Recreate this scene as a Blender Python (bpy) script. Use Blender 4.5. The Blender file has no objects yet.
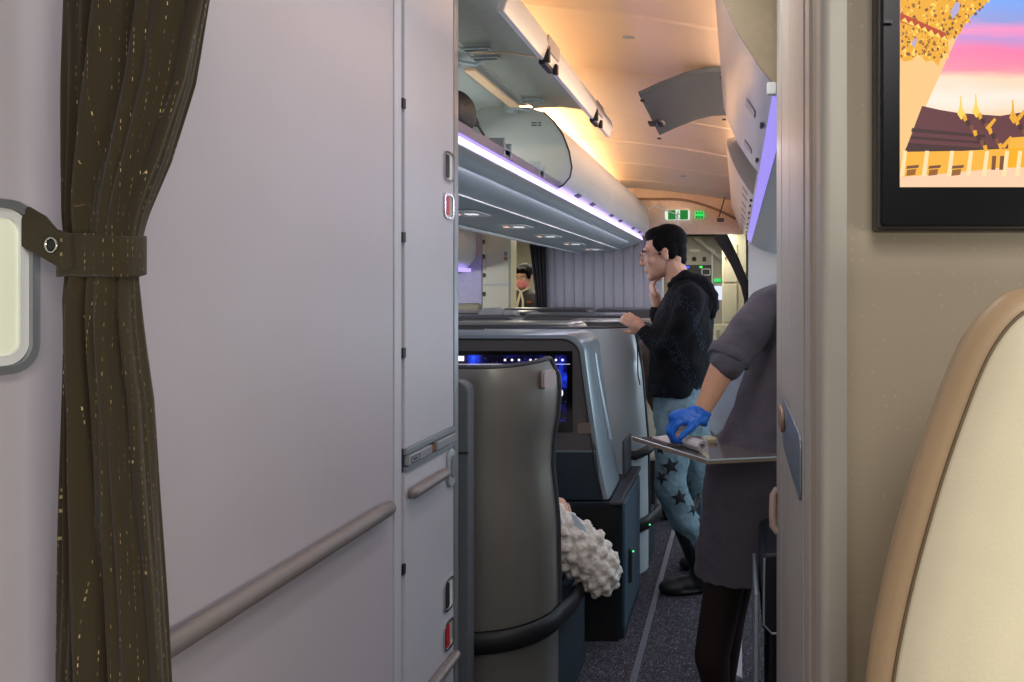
import bpy, math, random
from mathutils import Vector, Matrix, noise
random.seed(7)
PI = math.pi
H = 1.38; F = 760.0; VX, VY = 738.0, 290.0
S = bpy.context.scene
C = S.collection

# ------------------------------------------------------------ camera, world, light
cam = bpy.data.cameras.new('camera'); camo = bpy.data.objects.new('camera', cam); C.objects.link(camo)
camo.location = (0, 0, H); camo.rotation_euler = (PI/2, 0, 0)
cam.sensor_width = 36; cam.lens = F/1024*36
cam.shift_x = (512-VX)/1024; cam.shift_y = -(341-VY)/1024
cam.clip_start = 0.02
S.camera = camo
S.view_settings.view_transform = 'Standard'; S.view_settings.look = 'None'
S.view_settings.gamma = 1; S.view_settings.use_curve_mapping = False
S.view_settings.exposure = 0.0
w = bpy.data.worlds.new('world'); S.world = w; w.use_nodes = True
w.node_tree.nodes['Background'].inputs[0].default_value = (0.80, 0.80, 0.86, 1)
w.node_tree.nodes['Background'].inputs[1].default_value = 0.27

def area(name, loc, rot, sx, sy, power, color=(1, 1, 1), spread=180):
    l = bpy.data.lights.new(name, 'AREA'); l.shape = 'RECTANGLE'; l.size = sx; l.size_y = sy
    l.energy = power; l.color = color; l.spread = math.radians(spread)
    o = bpy.data.objects.new(name, l); o.location = loc; o.rotation_euler = rot; C.objects.link(o)
    return o
# front cabin: ceiling wash and daylight from the cabin windows on the right
area('ceiling_wash_lamp', (0.25, -0.75, 2.22), (0, 0, 0), 0.5, 1.5, 24, (1.0, 0.95, 0.93))
area('window_daylight_front', (1.24, -0.25, 1.15), (0, PI/2, 0), 0.42, 1.5, 22, (1.0, 0.97, 0.90))
area('ceiling_spot_closet', (-0.2, 1.45, 2.26), (0, 0, 0), 0.15, 0.5, 5, (0.95, 0.96, 1.0))
# rear cabin: cove light over the centre bins, aisle wash, daylight from side windows
area('cove_lamp', (-1.25, 4.6, 2.37), (0, math.radians(-145), 0), 0.10, 4.6, 42, (1.0, 0.56, 0.26))
area('added_ceiling_fill_right', (0.22, 4.6, 2.262), (0, math.radians(105), 0), 0.04, 5.0, 36, (1.0, 0.66, 0.42))  # unseen warm lamp added to brighten the right side of the ceiling
area('bin_interior_lamp', (-1.35, 3.0, 2.17), (0, math.radians(-30), 0), 0.2, 1.2, 5.5, (0.96, 1.0, 0.98))
area('aisle_wash_lamp', (0.05, 4.6, 1.83), (0, math.radians(20), 0), 0.05, 4.6, 9, (0.92, 0.88, 1.0))
area('centre_wash_lamp', (-0.96, 4.6, 1.81), (0, math.radians(10), 0), 0.05, 4.4, 9, (0.85, 0.82, 1.0))
area('window_daylight_rear', (1.24, 4.4, 1.15), (0, PI/2, 0), 0.4, 4.4, 34, (0.70, 0.86, 1.0))
area('window_daylight_far', (-4.2, 4.6, 1.15), (0, -PI/2, 0), 0.4, 4.6, 70, (0.88, 0.92, 1.0))
area('galley_lamp', (-0.45, 7.85, 2.03), (0, 0, 0), 0.7, 0.6, 26, (1.0, 0.95, 0.82))
area('galley_lamp_far', (-2.3, 8.2, 2.0), (0, 0, 0), 0.8, 0.8, 36, (1.0, 0.93, 0.76))

# ------------------------------------------------------------ helpers
def P(px, py, d):
    return Vector(((px-VX)*d/F, d, H-(py-VY)*d/F))
def lin(c):
    c = c/255.0
    return c/12.92 if c <= 0.04045 else ((c+0.055)/1.055)**2.4
def col(r, g, b): return (lin(r), lin(g), lin(b), 1)
MATS = {}
def mat(name, rgb, rough=0.5, metal=0.0, noise_amt=0.06, nscale=40, bump=0.05, bscale=200, spec=0.5, emit=None, estr=0, sheen=0):
    if name in MATS: return MATS[name]
    m = bpy.data.materials.new(name); m.use_nodes = True; MATS[name] = m
    nt = m.node_tree; b = nt.nodes['Principled BSDF']
    base = col(*rgb)
    b.inputs['Roughness'].default_value = rough; b.inputs['Metallic'].default_value = metal
    b.inputs['Specular IOR Level'].default_value = spec
    tc = nt.nodes.new('ShaderNodeTexCoord')
    n = nt.nodes.new('ShaderNodeTexNoise'); n.inputs['Scale'].default_value = nscale; n.inputs['Detail'].default_value = 4
    nt.links.new(tc.outputs['Object'], n.inputs['Vector'])
    r = nt.nodes.new('ShaderNodeValToRGB')
    a = 1-noise_amt; z = 1+noise_amt
    r.color_ramp.elements[0].position = 0.3; r.color_ramp.elements[1].position = 0.7
    r.color_ramp.elements[0].color = (base[0]*a, base[1]*a, base[2]*a, 1)
    r.color_ramp.elements[1].color = (min(1, base[0]*z), min(1, base[1]*z), min(1, base[2]*z), 1)
    nt.links.new(n.outputs['Fac'], r.inputs['Fac']); nt.links.new(r.outputs['Color'], b.inputs['Base Color'])
    if bump:
        n2 = nt.nodes.new('ShaderNodeTexNoise'); n2.inputs['Scale'].default_value = bscale; n2.inputs['Detail'].default_value = 3
        nt.links.new(tc.outputs['Object'], n2.inputs['Vector'])
        bp = nt.nodes.new('ShaderNodeBump'); bp.inputs['Strength'].default_value = bump; bp.inputs['Distance'].default_value = 0.01
        nt.links.new(n2.outputs['Fac'], bp.inputs['Height']); nt.links.new(bp.outputs['Normal'], b.inputs['Normal'])
    if sheen: b.inputs['Sheen Weight'].default_value = sheen
    if emit:
        b.inputs['Emission Color'].default_value = col(*emit); b.inputs['Emission Strength'].default_value = estr
    return m
def emis(name, rgb, s): return mat(name, (10, 10, 10), 0.5, bump=0, emit=rgb, estr=s)

class MB:
    def __init__(s): s.v = []; s.f = []; s.mi = []; s.uv = {}
    def add(s, vs, fs, mi=0):
        o = len(s.v); s.v += [Vector(v) for v in vs]
        s.f += [tuple(i+o for i in f) for f in fs]; s.mi += [mi]*len(fs); return s
    def box(s, a, b, mi=0):
        x0, y0, z0 = [min(a[i], b[i]) for i in range(3)]; x1, y1, z1 = [max(a[i], b[i]) for i in range(3)]
        return s.add([(x0,y0,z0),(x1,y0,z0),(x1,y1,z0),(x0,y1,z0),(x0,y0,z1),(x1,y0,z1),(x1,y1,z1),(x0,y1,z1)],
              [(0,3,2,1),(4,5,6,7),(0,1,5,4),(1,2,6,5),(2,3,7,6),(3,0,4,7)], mi)
    def loft(s, rings, closed=True, cap=True, mi=0):
        n = len(rings[0]); vs = [p for r in rings for p in r]; fs = []
        for i in range(len(rings)-1):
            for j in range(n if closed else n-1):
                k = (j+1) % n
                fs.append((i*n+j, i*n+k, (i+1)*n+k, (i+1)*n+j))
        if cap and closed:
            fs.append(tuple(range(n))[::-1]); fs.append(tuple((len(rings)-1)*n+j for j in range(n)))
        return s.add(vs, fs, mi)
    def prism(s, pts, ext, mi=0):
        pts = [Vector(p) for p in pts]; e = Vector(ext)
        return s.loft([pts, [p+e for p in pts]], mi=mi)
    def tube(s, path, r, n=10, mi=0, flat=1.0, up=None):
        path = [Vector(p) for p in path]; m = len(path)
        rs = r if isinstance(r, (list, tuple)) else [r]*m
        rings = []
        ref = Vector(up) if up else None
        prev = None
        for i in range(m):
            t = (path[min(i+1, m-1)]-path[max(i-1, 0)]).normalized()
            if ref is not None: a = ref - t*ref.dot(t)
            elif prev is not None: a = prev - t*prev.dot(t)
            else:
                a = Vector((0, 0, 1)) if abs(t.z) < 0.9 else Vector((1, 0, 0)); a = a - t*a.dot(t)
            a.normalize(); prev = a; b = t.cross(a)
            rings.append([path[i]+(a*math.cos(2*PI*k/n)*flat+b*math.sin(2*PI*k/n))*rs[i] for k in range(n)])
        return s.loft(rings, mi=mi)
    def ell(s, c, r, M=None, n=16, m=10, mi=0):
        c = Vector(c); vs = []; fs = []
        M = M or Matrix.Identity(3)
        for i in range(1, m):
            th = PI*i/m
            for j in range(n):
                ph = 2*PI*j/n
                vs.append(c + M @ Vector((r[0]*math.sin(th)*math.cos(ph), r[1]*math.sin(th)*math.sin(ph), r[2]*math.cos(th))))
        for i in range(m-2):
            for j in range(n):
                k = (j+1) % n; fs.append((i*n+j, (i+1)*n+j, (i+1)*n+k, i*n+k))
        a = len(vs); vs.append(c + M @ Vector((0, 0, r[2]))); vs.append(c + M @ Vector((0, 0, -r[2])))
        for j in range(n):
            k = (j+1) % n; fs.append((a, j, k)); fs.append((a+1, (m-2)*n+k, (m-2)*n+j))
        return s.add(vs, fs, mi)
    def cap(s, pts, rs, n=12, mi=0):      # chain of tapered capsules
        for i in range(len(pts)-1):
            s.tube([pts[i], pts[i+1]], [rs[i], rs[i+1]], n, mi)
        for p, r in zip(pts, rs): s.ell(p, (r, r, r), n=n, m=8, mi=mi)
        return s
    def slab(s, c, u, v, wd, ht, r, t, mi=0, k=5):   # rounded rectangle centred at c in plane u,v, extruded t along u x v
        c = Vector(c); u = Vector(u).normalized(); v = Vector(v).normalized(); nrm = u.cross(v)
        pts = []
        r = min(r, wd/2-1e-5, ht/2-1e-5)
        for (sx, sy, a0) in ((1, 1, 0), (-1, 1, 90), (-1, -1, 180), (1, -1, 270)):
            for i in range(k+1):
                a = math.radians(a0+90*i/k)
                pts.append(c+u*(sx*(wd/2-r)+r*math.cos(a))+v*(sy*(ht/2-r)+r*math.sin(a)))
        return s.prism(pts, nrm*t, mi)
    def ringslab(s, c, u, v, wd, ht, r, bw, t, mi=0, k=6):   # rounded rectangular frame
        c = Vector(c); u = Vector(u).normalized(); v = Vector(v).normalized(); nrm = u.cross(v)
        def loop(wd, ht, r, off):
            pts = []
            for (sx, sy, a0) in ((1, 1, 0), (-1, 1, 90), (-1, -1, 180), (1, -1, 270)):
                for i in range(k+1):
                    a = math.radians(a0+90*i/k)
                    pts.append(c+nrm*off+u*(sx*(wd/2-r)+r*math.cos(a))+v*(sy*(ht/2-r)+r*math.sin(a)))
            return pts
        A = loop(wd, ht, r, 0); B = loop(wd, ht, r, t); D = loop(wd-2*bw, ht-2*bw, max(r-bw, .001), t); E = loop(wd-2*bw, ht-2*bw, max(r-bw, .001), 0)
        return s.loft([A, B, D, E, A], cap=False, mi=mi)

def tag(o, label=None, cat=None, group=None, kind=None):
    if label: o['label'] = label
    if cat: o['category'] = cat
    if group: o['group'] = group
    if kind: o['kind'] = kind
    return o
def build(mb, name, mats, parent=None, smooth=True, bevel=0, remesh=0, smoothit=0, solid=0, ang=40, disp=None):
    me = bpy.data.meshes.new(name); me.from_pydata([tuple(v) for v in mb.v], [], mb.f)
    ms = mats if isinstance(mats, (list, tuple)) else [mats]
    for m in ms: me.materials.append(m)
    for p, i in zip(me.polygons, mb.mi): p.material_index = i
    me.update()
    import bmesh
    bm = bmesh.new(); bm.from_mesh(me); bmesh.ops.remove_doubles(bm, verts=bm.verts, dist=1e-6)
    bmesh.ops.recalc_face_normals(bm, faces=bm.faces); bm.to_mesh(me); bm.free()
    if smooth:
        for p in me.polygons: p.use_smooth = True
        if not remesh: me.set_sharp_from_angle(angle=math.radians(ang))
    o = bpy.data.objects.new(name, me); C.objects.link(o)
    if parent:
        o.parent = parent; o.matrix_parent_inverse = Matrix.Translation(-parent.location)
        pp = parent.parent
        if pp: o.matrix_parent_inverse = Matrix.Identity(4); 
    if solid:
        md = o.modifiers.new('solid', 'SOLIDIFY'); md.thickness = solid; md.offset = -1
    if bevel:
        md = o.modifiers.new('bevel', 'BEVEL'); md.width = bevel; md.segments = 3; md.limit_method = 'ANGLE'; md.angle_limit = math.radians(35)
        md.harden_normals = False
    if remesh:
        md = o.modifiers.new('remesh', 'REMESH'); md.mode = 'VOXEL'; md.voxel_size = remesh; md.use_smooth_shade = True
    if smoothit:
        md = o.modifiers.new('smooth', 'SMOOTH'); md.factor = 0.5; md.iterations = smoothit
    if disp:
        tx = bpy.data.textures.new(name+'_folds', 'CLOUDS'); tx.noise_scale = disp[1]
        md = o.modifiers.new('folds', 'DISPLACE'); md.texture = tx; md.strength = disp[0]; md.texture_coords = 'GLOBAL'; md.mid_level = 0.5
    return o
def struct(o): o['kind'] = 'structure'; return o
def thing(name, label, cat, loc=(0, 0, 0), group=None):
    o = bpy.data.objects.new(name, None); C.objects.link(o); o.location = loc; o.empty_display_size = 0.05
    return tag(o, label, cat, group)
X_ = Vector((1, 0, 0)); Y_ = Vector((0, 1, 0)); Z_ = Vector((0, 0, 1))

# ------------------------------------------------------------ materials
M_panel = mat('mauve_grey_laminate', (186, 179, 184), 0.42, noise_amt=0.02, nscale=6, bump=0.04, bscale=500, spec=0.35)
M_panel2 = mat('pale_grey_laminate', (196, 194, 200), 0.42, noise_amt=0.015, nscale=8, bump=0.03, bscale=600, spec=0.35)
M_alu = mat('brushed_aluminium_trim', (150, 154, 158), 0.38, 0.55, 0.03, 60, 0.02, 300)
M_rail = mat('taupe_handrail', (140, 130, 126), 0.45, 0.2, 0.03, 60, 0.02, 300)
M_black = mat('black_plastic', (16, 17, 20), 0.55, 0, 0.05, 50, 0.03, 300)
M_dark = mat('charcoal_plastic', (58, 60, 66), 0.45, 0, 0.04, 50, 0.04, 300)
M_beige = mat('beige_wallcovering', (166, 152, 128), 0.6, 0, 0.03, 12, 0.1, 260)
M_cream = mat('cream_galley_panel', (205, 200, 172), 0.45, 0, 0.02, 12, 0.02, 200)
M_bin = mat('bin_white_plastic', (206, 206, 204), 0.35, 0, 0.02, 8, 0.02, 200)
M_binin = mat('bin_inside_grey_green', (178, 182, 178), 0.5, 0, 0.03, 10, 0.03, 200)
M_psu = mat('service_panel_grey', (168, 178, 182), 0.45, 0, 0.02, 10, 0.02, 200)
M_ceil = mat('ceiling_panel', (232, 216, 196), 0.4, 0, 0.02, 6, 0.02, 100)
M_silver = mat('silver_shell_paint', (152, 150, 142), 0.30, 0.62, 0.05, 4, 0.05, 900)
M_silver2 = mat('blue_silver_shell_paint', (165, 180, 188), 0.34, 0.3, 0.03, 5, 0.03, 900)
M_face = mat('taupe_monitor_panel', (84, 80, 80), 0.45, 0.1, 0.04, 10, 0.03, 400)
M_teal = mat('dark_teal_panel', (30, 44, 54), 0.5, 0, 0.05, 20, 0.05, 300)
M_chrome = mat('chrome', (200, 200, 200), 0.15, 1.0, 0.02, 40, 0)
M_red = mat('red_latch', (200, 30, 34), 0.4, 0, 0.03, 40, 0)
M_skin = mat('light_skin', (206, 158, 132), 0.5, 0, 0.05, 30, 0.05, 200)
M_skin2 = mat('warm_skin', (214, 160, 128), 0.48, 0, 0.05, 30, 0.05, 200)
M_hair = mat('black_hair', (8, 7, 8), 0.8, 0, 0.3, 120, 0.3, 250, spec=.12)
M_brownhair = mat('brown_hair', (60, 38, 26), 0.45, 0, 0.3, 120, 0.5, 250)
M_leather = mat('cream_leather', (212, 202, 170), 0.45, 0, 0.03, 14, 0.04, 350)
M_leather2 = mat('tan_leather_border', (166, 140, 104), 0.5, 0, 0.04, 14, 0.05, 350)
M_navy = mat('navy_leather_seat', (22, 26, 34), 0.5, 0, 0.05, 20, 0.08, 300)
M_strip = emis('mood_light_strip', (186, 160, 255), 5.0)
M_white = mat('white_plastic', (225, 226, 222), 0.4, 0, 0.02, 30, 0)

def carpet_mat():
    m = bpy.data.materials.new('aisle_carpet'); m.use_nodes = True; nt = m.node_tree; b = nt.nodes['Principled BSDF']
    b.inputs['Roughness'].default_value = 0.95; b.inputs['Specular IOR Level'].default_value = 0.1
    tc = nt.nodes.new('ShaderNodeTexCoord'); mp = nt.nodes.new('ShaderNodeMapping'); mp.inputs['Scale'].default_value = (140, 60, 1)
    v = nt.nodes.new('ShaderNodeTexVoronoi'); v.inputs['Scale'].default_value = 1.6
    r = nt.nodes.new('ShaderNodeValToRGB'); r.color_ramp.interpolation = 'CONSTANT'
    r.color_ramp.elements[0].color = col(58, 55, 60); r.color_ramp.elements[1].position = .45; r.color_ramp.elements[1].color = col(76, 73, 80)
    e = r.color_ramp.elements.new(.8); e.color = col(104, 101, 110)
    nt.links.new(tc.outputs['Object'], mp.inputs['Vector']); nt.links.new(mp.outputs['Vector'], v.inputs['Vector'])
    nt.links.new(v.outputs['Color'], r.inputs['Fac']); nt.links.new(r.outputs['Color'], b.inputs['Base Color'])
    bp = nt.nodes.new('ShaderNodeBump'); bp.inputs['Strength'].default_value = 0.5; bp.inputs['Distance'].default_value = 0.004
    nt.links.new(v.outputs['Distance'], bp.inputs['Height']); nt.links.new(bp.outputs['Normal'], b.inputs['Normal'])
    return m
M_carpet = carpet_mat()
def dotted_wall():
    m = mat('perforated_beige_wallcovering', (174, 163, 138), 0.6, 0, 0.02, 10, 0.0)
    nt = m.node_tree; b = nt.nodes['Principled BSDF']
    tc = nt.nodes.new('ShaderNodeTexCoord'); v = nt.nodes.new('ShaderNodeTexVoronoi'); v.inputs['Scale'].default_value = 75; v.inputs['Randomness'].default_value = 0.25
    nt.links.new(tc.outputs['Object'], v.inputs['Vector'])
    r = nt.nodes.new('ShaderNodeValToRGB'); r.color_ramp.elements[0].position = 0.10; r.color_ramp.elements[1].position = 0.22
    nt.links.new(v.outputs['Distance'], r.inputs['Fac'])
    old = b.inputs['Base Color'].links[0].from_socket
    mx = nt.nodes.new('ShaderNodeMix'); mx.data_type = 'RGBA'
    nt.links.new(r.outputs['Color'], mx.inputs['Factor']); mx.inputs['A'].default_value = col(194, 182, 156)
    nt.links.new(old, mx.inputs['B']); nt.links.new(mx.outputs['Result'], b.inputs['Base Color'])
    return m
M_dots = dotted_wall()

# ------------------------------------------------------------ the shell of the cabin
WL = -0.75; WR = 0.0975
floor = MB().box((-4.4, -3, -0.05), (1.4, 10.5, 0)); struct(build(floor, 'floor', M_carpet, smooth=False))
# ceiling: vaulted, falling from the centre line towards the sides, with shallow cross ribs
def cz(x, y=3.3): return 2.49-0.15*((min(x, -0.03)+1.5)/1.5)**2 - 0.03*max(0, y-3.3)
cp = []
xs = [-3.2+0.1*i for i in range(36)]
def ceil_ring(y, dz): return [(x, y, cz(x, y)+dz) for x in xs] + [(x, y, cz(x, y)+0.06) for x in xs[::-1]]
ys = [2.04]; dzs = [0]
yr = 2.88
while yr < 7.2:
    ys += [yr-0.045, yr-0.03, yr+0.0, yr+0.012]; dzs += [0, -0.006, -0.006, 0]; yr += 0.785
ys.append(7.42); dzs.append(0)
c_ = MB().loft([ceil_ring(y, dz) for y, dz in zip(ys, dzs)]); struct(build(c_, 'ceiling', M_ceil, ang=20))
c_ = MB().box((-0.75, -3, 2.3), (1.4, 2.04, 2.36)); struct(build(c_, 'ceiling', M_panel2, smooth=False))
c_ = MB().box((-4.4, 7.42, 2.06), (1.4, 10.5, 2.12)); struct(build(c_, 'ceiling', M_cream, smooth=False))
# small ceiling fittings
for px, py, d in ((629, 51, 3.1), (683, 174, 6.3)):
    c = P(px, py, d); c.z = cz(c.x, c.y)
    tag(build(MB().slab((c.x, c.y, c.z-0.006), X_, Y_, 0.05, 0.03, 0.008, 0.004), 'ceiling_vent', M_psu),
        'small grey rectangular fitting in the %s of the arched orange ceiling' % ('near part' if d < 4 else 'far part'), 'ceiling fitting')
# left wall (side of a closet block), main panel
wl = MB().box((WL-0.03, -3, 0), (WL, 1.652, 2.3)); struct(build(wl, 'wall_left', M_panel, smooth=False))
wl = MB().box((-2.3, 1.98, 0), (WL-0.035, 2.05, 2.3)); struct(build(wl, 'wall_left', M_panel2, smooth=False))
t_ = MB()
t_.box((WL-0.03, 1.654, 0), (WL+0.003, 1.668, 2.3)).box((WL-0.03, 1.670, 0), (WL-0.001, 1.697, 2.3))
struct(build(t_, 'trim_left', M_panel2, smooth=False, bevel=0.002))
# handrail on the left wall
r_ = MB().tube([(WL+0.018, y, 0.921) for y in (0.4, 0.6, 0.9, 1.2, 1.5, 1.60)]+[(WL+0.015, 1.612, 0.921)], [0.0125]*6+[0.007], 14, flat=1.25)
tag(build(r_, 'handrail', M_rail), 'long taupe handrail running along the left grey wall panel beside the curtain', 'handrail')

# lit little window left of the curtain
win = struct(build(MB().ringslab((WL+0.0, 0.70, 1.383), Y_, Z_, 0.215, 0.178, 0.03, 0.009, 0.009), 'window_1', M_alu))
build(MB().ringslab((WL+0.001, 0.70, 1.383), Y_, Z_, 0.198, 0.160, 0.024, 0.010, 0.004), 'inner_rim', M_white, win)
build(MB().slab((WL+0.0005, 0.70, 1.383), Y_, Z_, 0.18, 0.144, 0.02, 0.002),
      'window_pane', mat('daylit_pane', (206, 208, 186), 0.2, emit=(214, 216, 192), estr=0.42, nscale=5), win)

# right block and its front bulkhead
wr = MB().box((WR, 0.945, 0), (1.3, 1.84, 2.3)); struct(build(wr, 'wall_right', M_beige, smooth=False))
wf = MB().box((WR+0.03, 0.905, 0), (1.3, 0.945, 2.3)); struct(build(wf, 'wall_front', M_dots, smooth=False))
M_post = mat('warm_grey_post', (184, 178, 168), 0.4, 0.1, 0.02, 20, 0.02, 200)
M_postl = mat('pale_edge_profile', (176, 172, 158), 0.45, 0.1, 0.02, 20, 0.02, 200)
t_ = MB()
cor = [(WR, 0.945), (WR, 0.91)]
for i in range(7):
    a = PI+PI/2*i/6; cor.append((WR+0.012+0.012*math.cos(a), 0.902+0.012*math.sin(a)))
cor += [(WR+0.03, 0.890), (WR+0.03, 0.945)]
t_.prism([(x, y, 0) for x, y in cor], (0, 0, 2.3)); struct(build(t_, 'trim_1', M_postl))
for k, (ya, yb, pr) in enumerate(((1.0, 1.062, 0.004), (1.075, 1.36, 0.0055), (1.385, 1.62, 0.004), (1.65, 1.84, 0.004))):
    struct(build(MB().box((WR-pr, ya, 0), (WR+0.002, yb, 2.3)), 'trim_%d' % (k+2), M_post, smooth=False, bevel=0.002))
# fuselage side walls of the rear cabin and far end wall
struct(build(MB().box((1.3, -3, 0), (1.36, 10.5, 2.3)), 'wall_starboard', M_bin, smooth=False))
struct(build(MB().box((-4.4, 2.0, 0), (-4.34, 10.5, 2.3)), 'wall_port', M_bin, smooth=False))

# ------------------------------------------------------------ closet beyond the trim
cl = thing('closet', 'tall pale grey closet with an upper and a lower door and red and black latches', 'closet', (-0.9, 1.86, 0))
build(MB().box((-1.3, 1.70, 0.02), (WL-0.022, 2.03, 2.28)), 'closet_body', M_panel2, cl, smooth=False)
build(MB().box((WL-0.02, 2.006, 0.02), (WL+0.002, 2.036, 2.28)), 'edge_post', M_alu, cl, smooth=False, bevel=0.004)
hg = MB().box((WL-0.02, 1.699, 0.02), (WL-0.006, 1.707, 2.28)); build(hg, 'hinge_strip', M_white, cl, smooth=False)
for py in (103, 237, 353, 570):
    c = P(404, py, 1.702)
    build(MB().box((WL-0.005, 1.698, c.z-0.011), (WL+0.002, 1.712, c.z+0.011)), 'hinge_cover', M_black, cl, smooth=False)
ud = build(MB().box((WL-0.02, 1.712, 1.022), (WL, 2.003, 2.27)), 'door', M_panel2, cl, smooth=False, bevel=0.002)
ld = build(MB().box((WL-0.02, 1.712, 0.03), (WL, 2.003, 0.968)), 'door', M_panel2, cl, smooth=False, bevel=0.002)
def child(o):      # parts are built in world space; clear the inverse for the second level
    return o
def latch(zc, ht, colr, par):
    o = build(MB().ringslab((WL+0.0005, 1.966, zc), Y_, Z_, 0.062, ht, 0.017, 0.006, 0.004), 'latch_frame', M_chrome, None); sub(o, par)
    o2 = build(MB().slab((WL+0.0004, 1.966, zc), Y_, Z_, 0.052, ht-0.01, 0.012, 0.001), 'latch_recess', M_white if colr is not M_red else M_post, None); sub(o2, par)
    o3 = build(MB().slab((WL+0.001, 1.956, zc), Y_, Z_, 0.022, ht-0.018, 0.007, 0.003), 'latch_paddle', colr, None); sub(o3, par)
def sub(o, par):
    o.parent = par; o.matrix_parent_inverse = par_world(par).inverted(); return o
def par_world(p):
    m = Matrix.Translation(p.location) if p.parent is None else par_world(p.parent) @ p.matrix_parent_inverse @ Matrix.Translation(p.location)
    return m
latch(1.38+122*1.985/760, 0.078, M_black, ud); latch(1.38+83*1.985/760, 0.066, M_red, ud)
latch(1.38-301*1.985/760, 0.082, M_black, ld); latch(1.38-341*1.985/760, 0.075, M_red, ld)
build(MB().box((WL-0.02, 1.712, 0.97), (WL-0.004, 2.003, 1.02)), 'latch_channel', M_dark, cl, smooth=False)
for (za, zb) in ((1.008, 1.022), (0.968, 0.980)):
    build(MB().box((WL-0.004, 1.712, za), (WL+0.004, 2.003, zb)), 'channel_edge', M_alu, cl, smooth=False, bevel=0.001)
b1 = build(MB().box((WL-0.004, 1.715, 0.983), (WL+0.010, 1.842, 1.006)), 'slide_bolt', mat('bolt_grey', (140, 144, 148), .45), cl, smooth=False, bevel=0.003)
b2 = build(MB().box((WL-0.004, 1.874, 0.983), (WL+0.010, 2.001, 1.006)), 'slide_bolt', mat('bolt_grey', (140, 144, 148), .45), cl, smooth=False, bevel=0.003)
sub(build(MB().ringslab((WL+0.010, 1.745, 0.994), Y_, Z_, 0.045, 0.014, 0.002, 0.0012, 0.0006).box((WL+0.010, 1.733, 0.992), (WL+0.0106, 1.755, 0.996)), 'bolt_marking', M_black), b1)
build(MB().box((WL-0.004, 1.846, 0.986), (WL+0.006, 1.870, 1.003)), 'brass_stop', mat('brass', (150, 96, 60), 0.35, 0.7), cl, smooth=False)
g_ = MB().cap([(WL+0.012, 1.732, 0.918), (WL+0.012, 1.912, 0.918)], [0.0135, 0.0135], 14)
sub(build(g_, 'grip_bar', M_rail), ld)
g_ = MB().slab((WL+0.001, 1.974, 0.918), Y_, Z_, 0.04, 0.096, 0.018, 0.008)
sub(build(g_, 'turn_latch', M_psu, bevel=0.002), ld)
g_ = MB().slab((WL+0.009, 1.974, 0.923), Y_, Z_, 0.024, 0.055, 0.008, 0.004)
sub(build(g_, 'latch_slider', M_alu), ld)
g_ = MB().cap([(WL+0.012, 1.745, 0.425), (WL+0.012, 1.985, 0.425)], [0.0135, 0.0135], 14)
sub(build(g_, 'handle', M_rail), ld)

# ------------------------------------------------------------ curtain by the left wall
def curtain_mat():
    m = bpy.data.materials.new('olive_brown_curtain'); m.use_nodes = True; nt = m.node_tree; b = nt.nodes['Principled BSDF']
    b.inputs['Roughness'].default_value = 0.85; b.inputs['Sheen Weight'].default_value = 0.15; b.inputs['Specular IOR Level'].default_value = 0.2
    uv = nt.nodes.new('ShaderNodeUVMap'); sp = nt.nodes.new('ShaderNodeSeparateXYZ'); nt.links.new(uv.outputs['UV'], sp.inputs[0])
    def mth(op, a, bb=None):
        n = nt.nodes.new('ShaderNodeMath'); n.operation = op
        for i, x in enumerate((a, bb)):
            if x is None: continue
            if isinstance(x, (int, float)): n.inputs[i].default_value = x
            else: nt.links.new(x, n.inputs[i])
        return n.outputs[0]
    u = mth('MULTIPLY', sp.outputs[0], 34); fr = mth('FRACT', u); line = mth('LESS_THAN', mth('ABSOLUTE', mth('SUBTRACT', fr, 0.5)), 0.022)
    v = mth('MULTIPLY', sp.outputs[1], 300); dv = mth('LESS_THAN', mth('FRACT', v), 0.5)
    n = nt.nodes.new('ShaderNodeTexWhiteNoise'); n.noise_dimensions = '2D'
    cmb = nt.nodes.new('ShaderNodeCombineXYZ'); nt.links.new(mth('FLOOR', u), cmb.inputs[0]); nt.links.new(mth('FLOOR', v), cmb.inputs[1]); nt.links.new(cmb.outputs[0], n.inputs['Vector'])
    on = mth('MULTIPLY', mth('MULTIPLY', line, dv), mth('POWER', n.outputs['Value'], 5))
    tc = nt.nodes.new('ShaderNodeTexCoord'); w1 = nt.nodes.new('ShaderNodeTexWave'); w1.inputs['Scale'].default_value = 260; w1.bands_direction = 'DIAGONAL'
    nt.links.new(tc.outputs['Object'], w1.inputs['Vector'])
    r = nt.nodes.new('ShaderNodeValToRGB'); r.color_ramp.elements[0].color = col(40, 34, 22); r.color_ramp.elements[1].color = col(70, 60, 38)
    nt.links.new(w1.outputs['Fac'], r.inputs['Fac'])
    mx = nt.nodes.new('ShaderNodeMix'); mx.data_type = 'RGBA'; nt.links.new(on, mx.inputs['Factor']); nt.links.new(r.outputs['Color'], mx.inputs['A'])
    mx.inputs['B'].default_value = col(250, 225, 160); nt.links.new(mx.outputs['Result'], b.inputs['Base Color'])
    bp = nt.nodes.new('ShaderNodeBump'); bp.inputs['Strength'].default_value = 0.25; bp.inputs['Distance'].default_value = 0.002
    nt.links.new(w1.outputs['Fac'], bp.inputs['Height']); nt.links.new(bp.outputs['Normal'], b.inputs['Normal'])
    return m
M_curt = curtain_mat()
ct = thing('curtain', 'dark olive brown curtain with gold dotted stripes tied back against the left wall', 'curtain', (-0.67, 0.82, 0.03))
edges = [(-210, 56, 250), (-100, 60, 232), (0, 66, 210), (80, 64, 196), (160, 63, 171), (215, 63, 148), (237, 65, 142), (256, 66, 139), (275, 65, 138), (300, 62, 141), (400, 61, 154), (500, 60, 160), (600, 59, 167), (700, 57, 173), (1200, 52, 188), (1590, 48, 196)]
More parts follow.
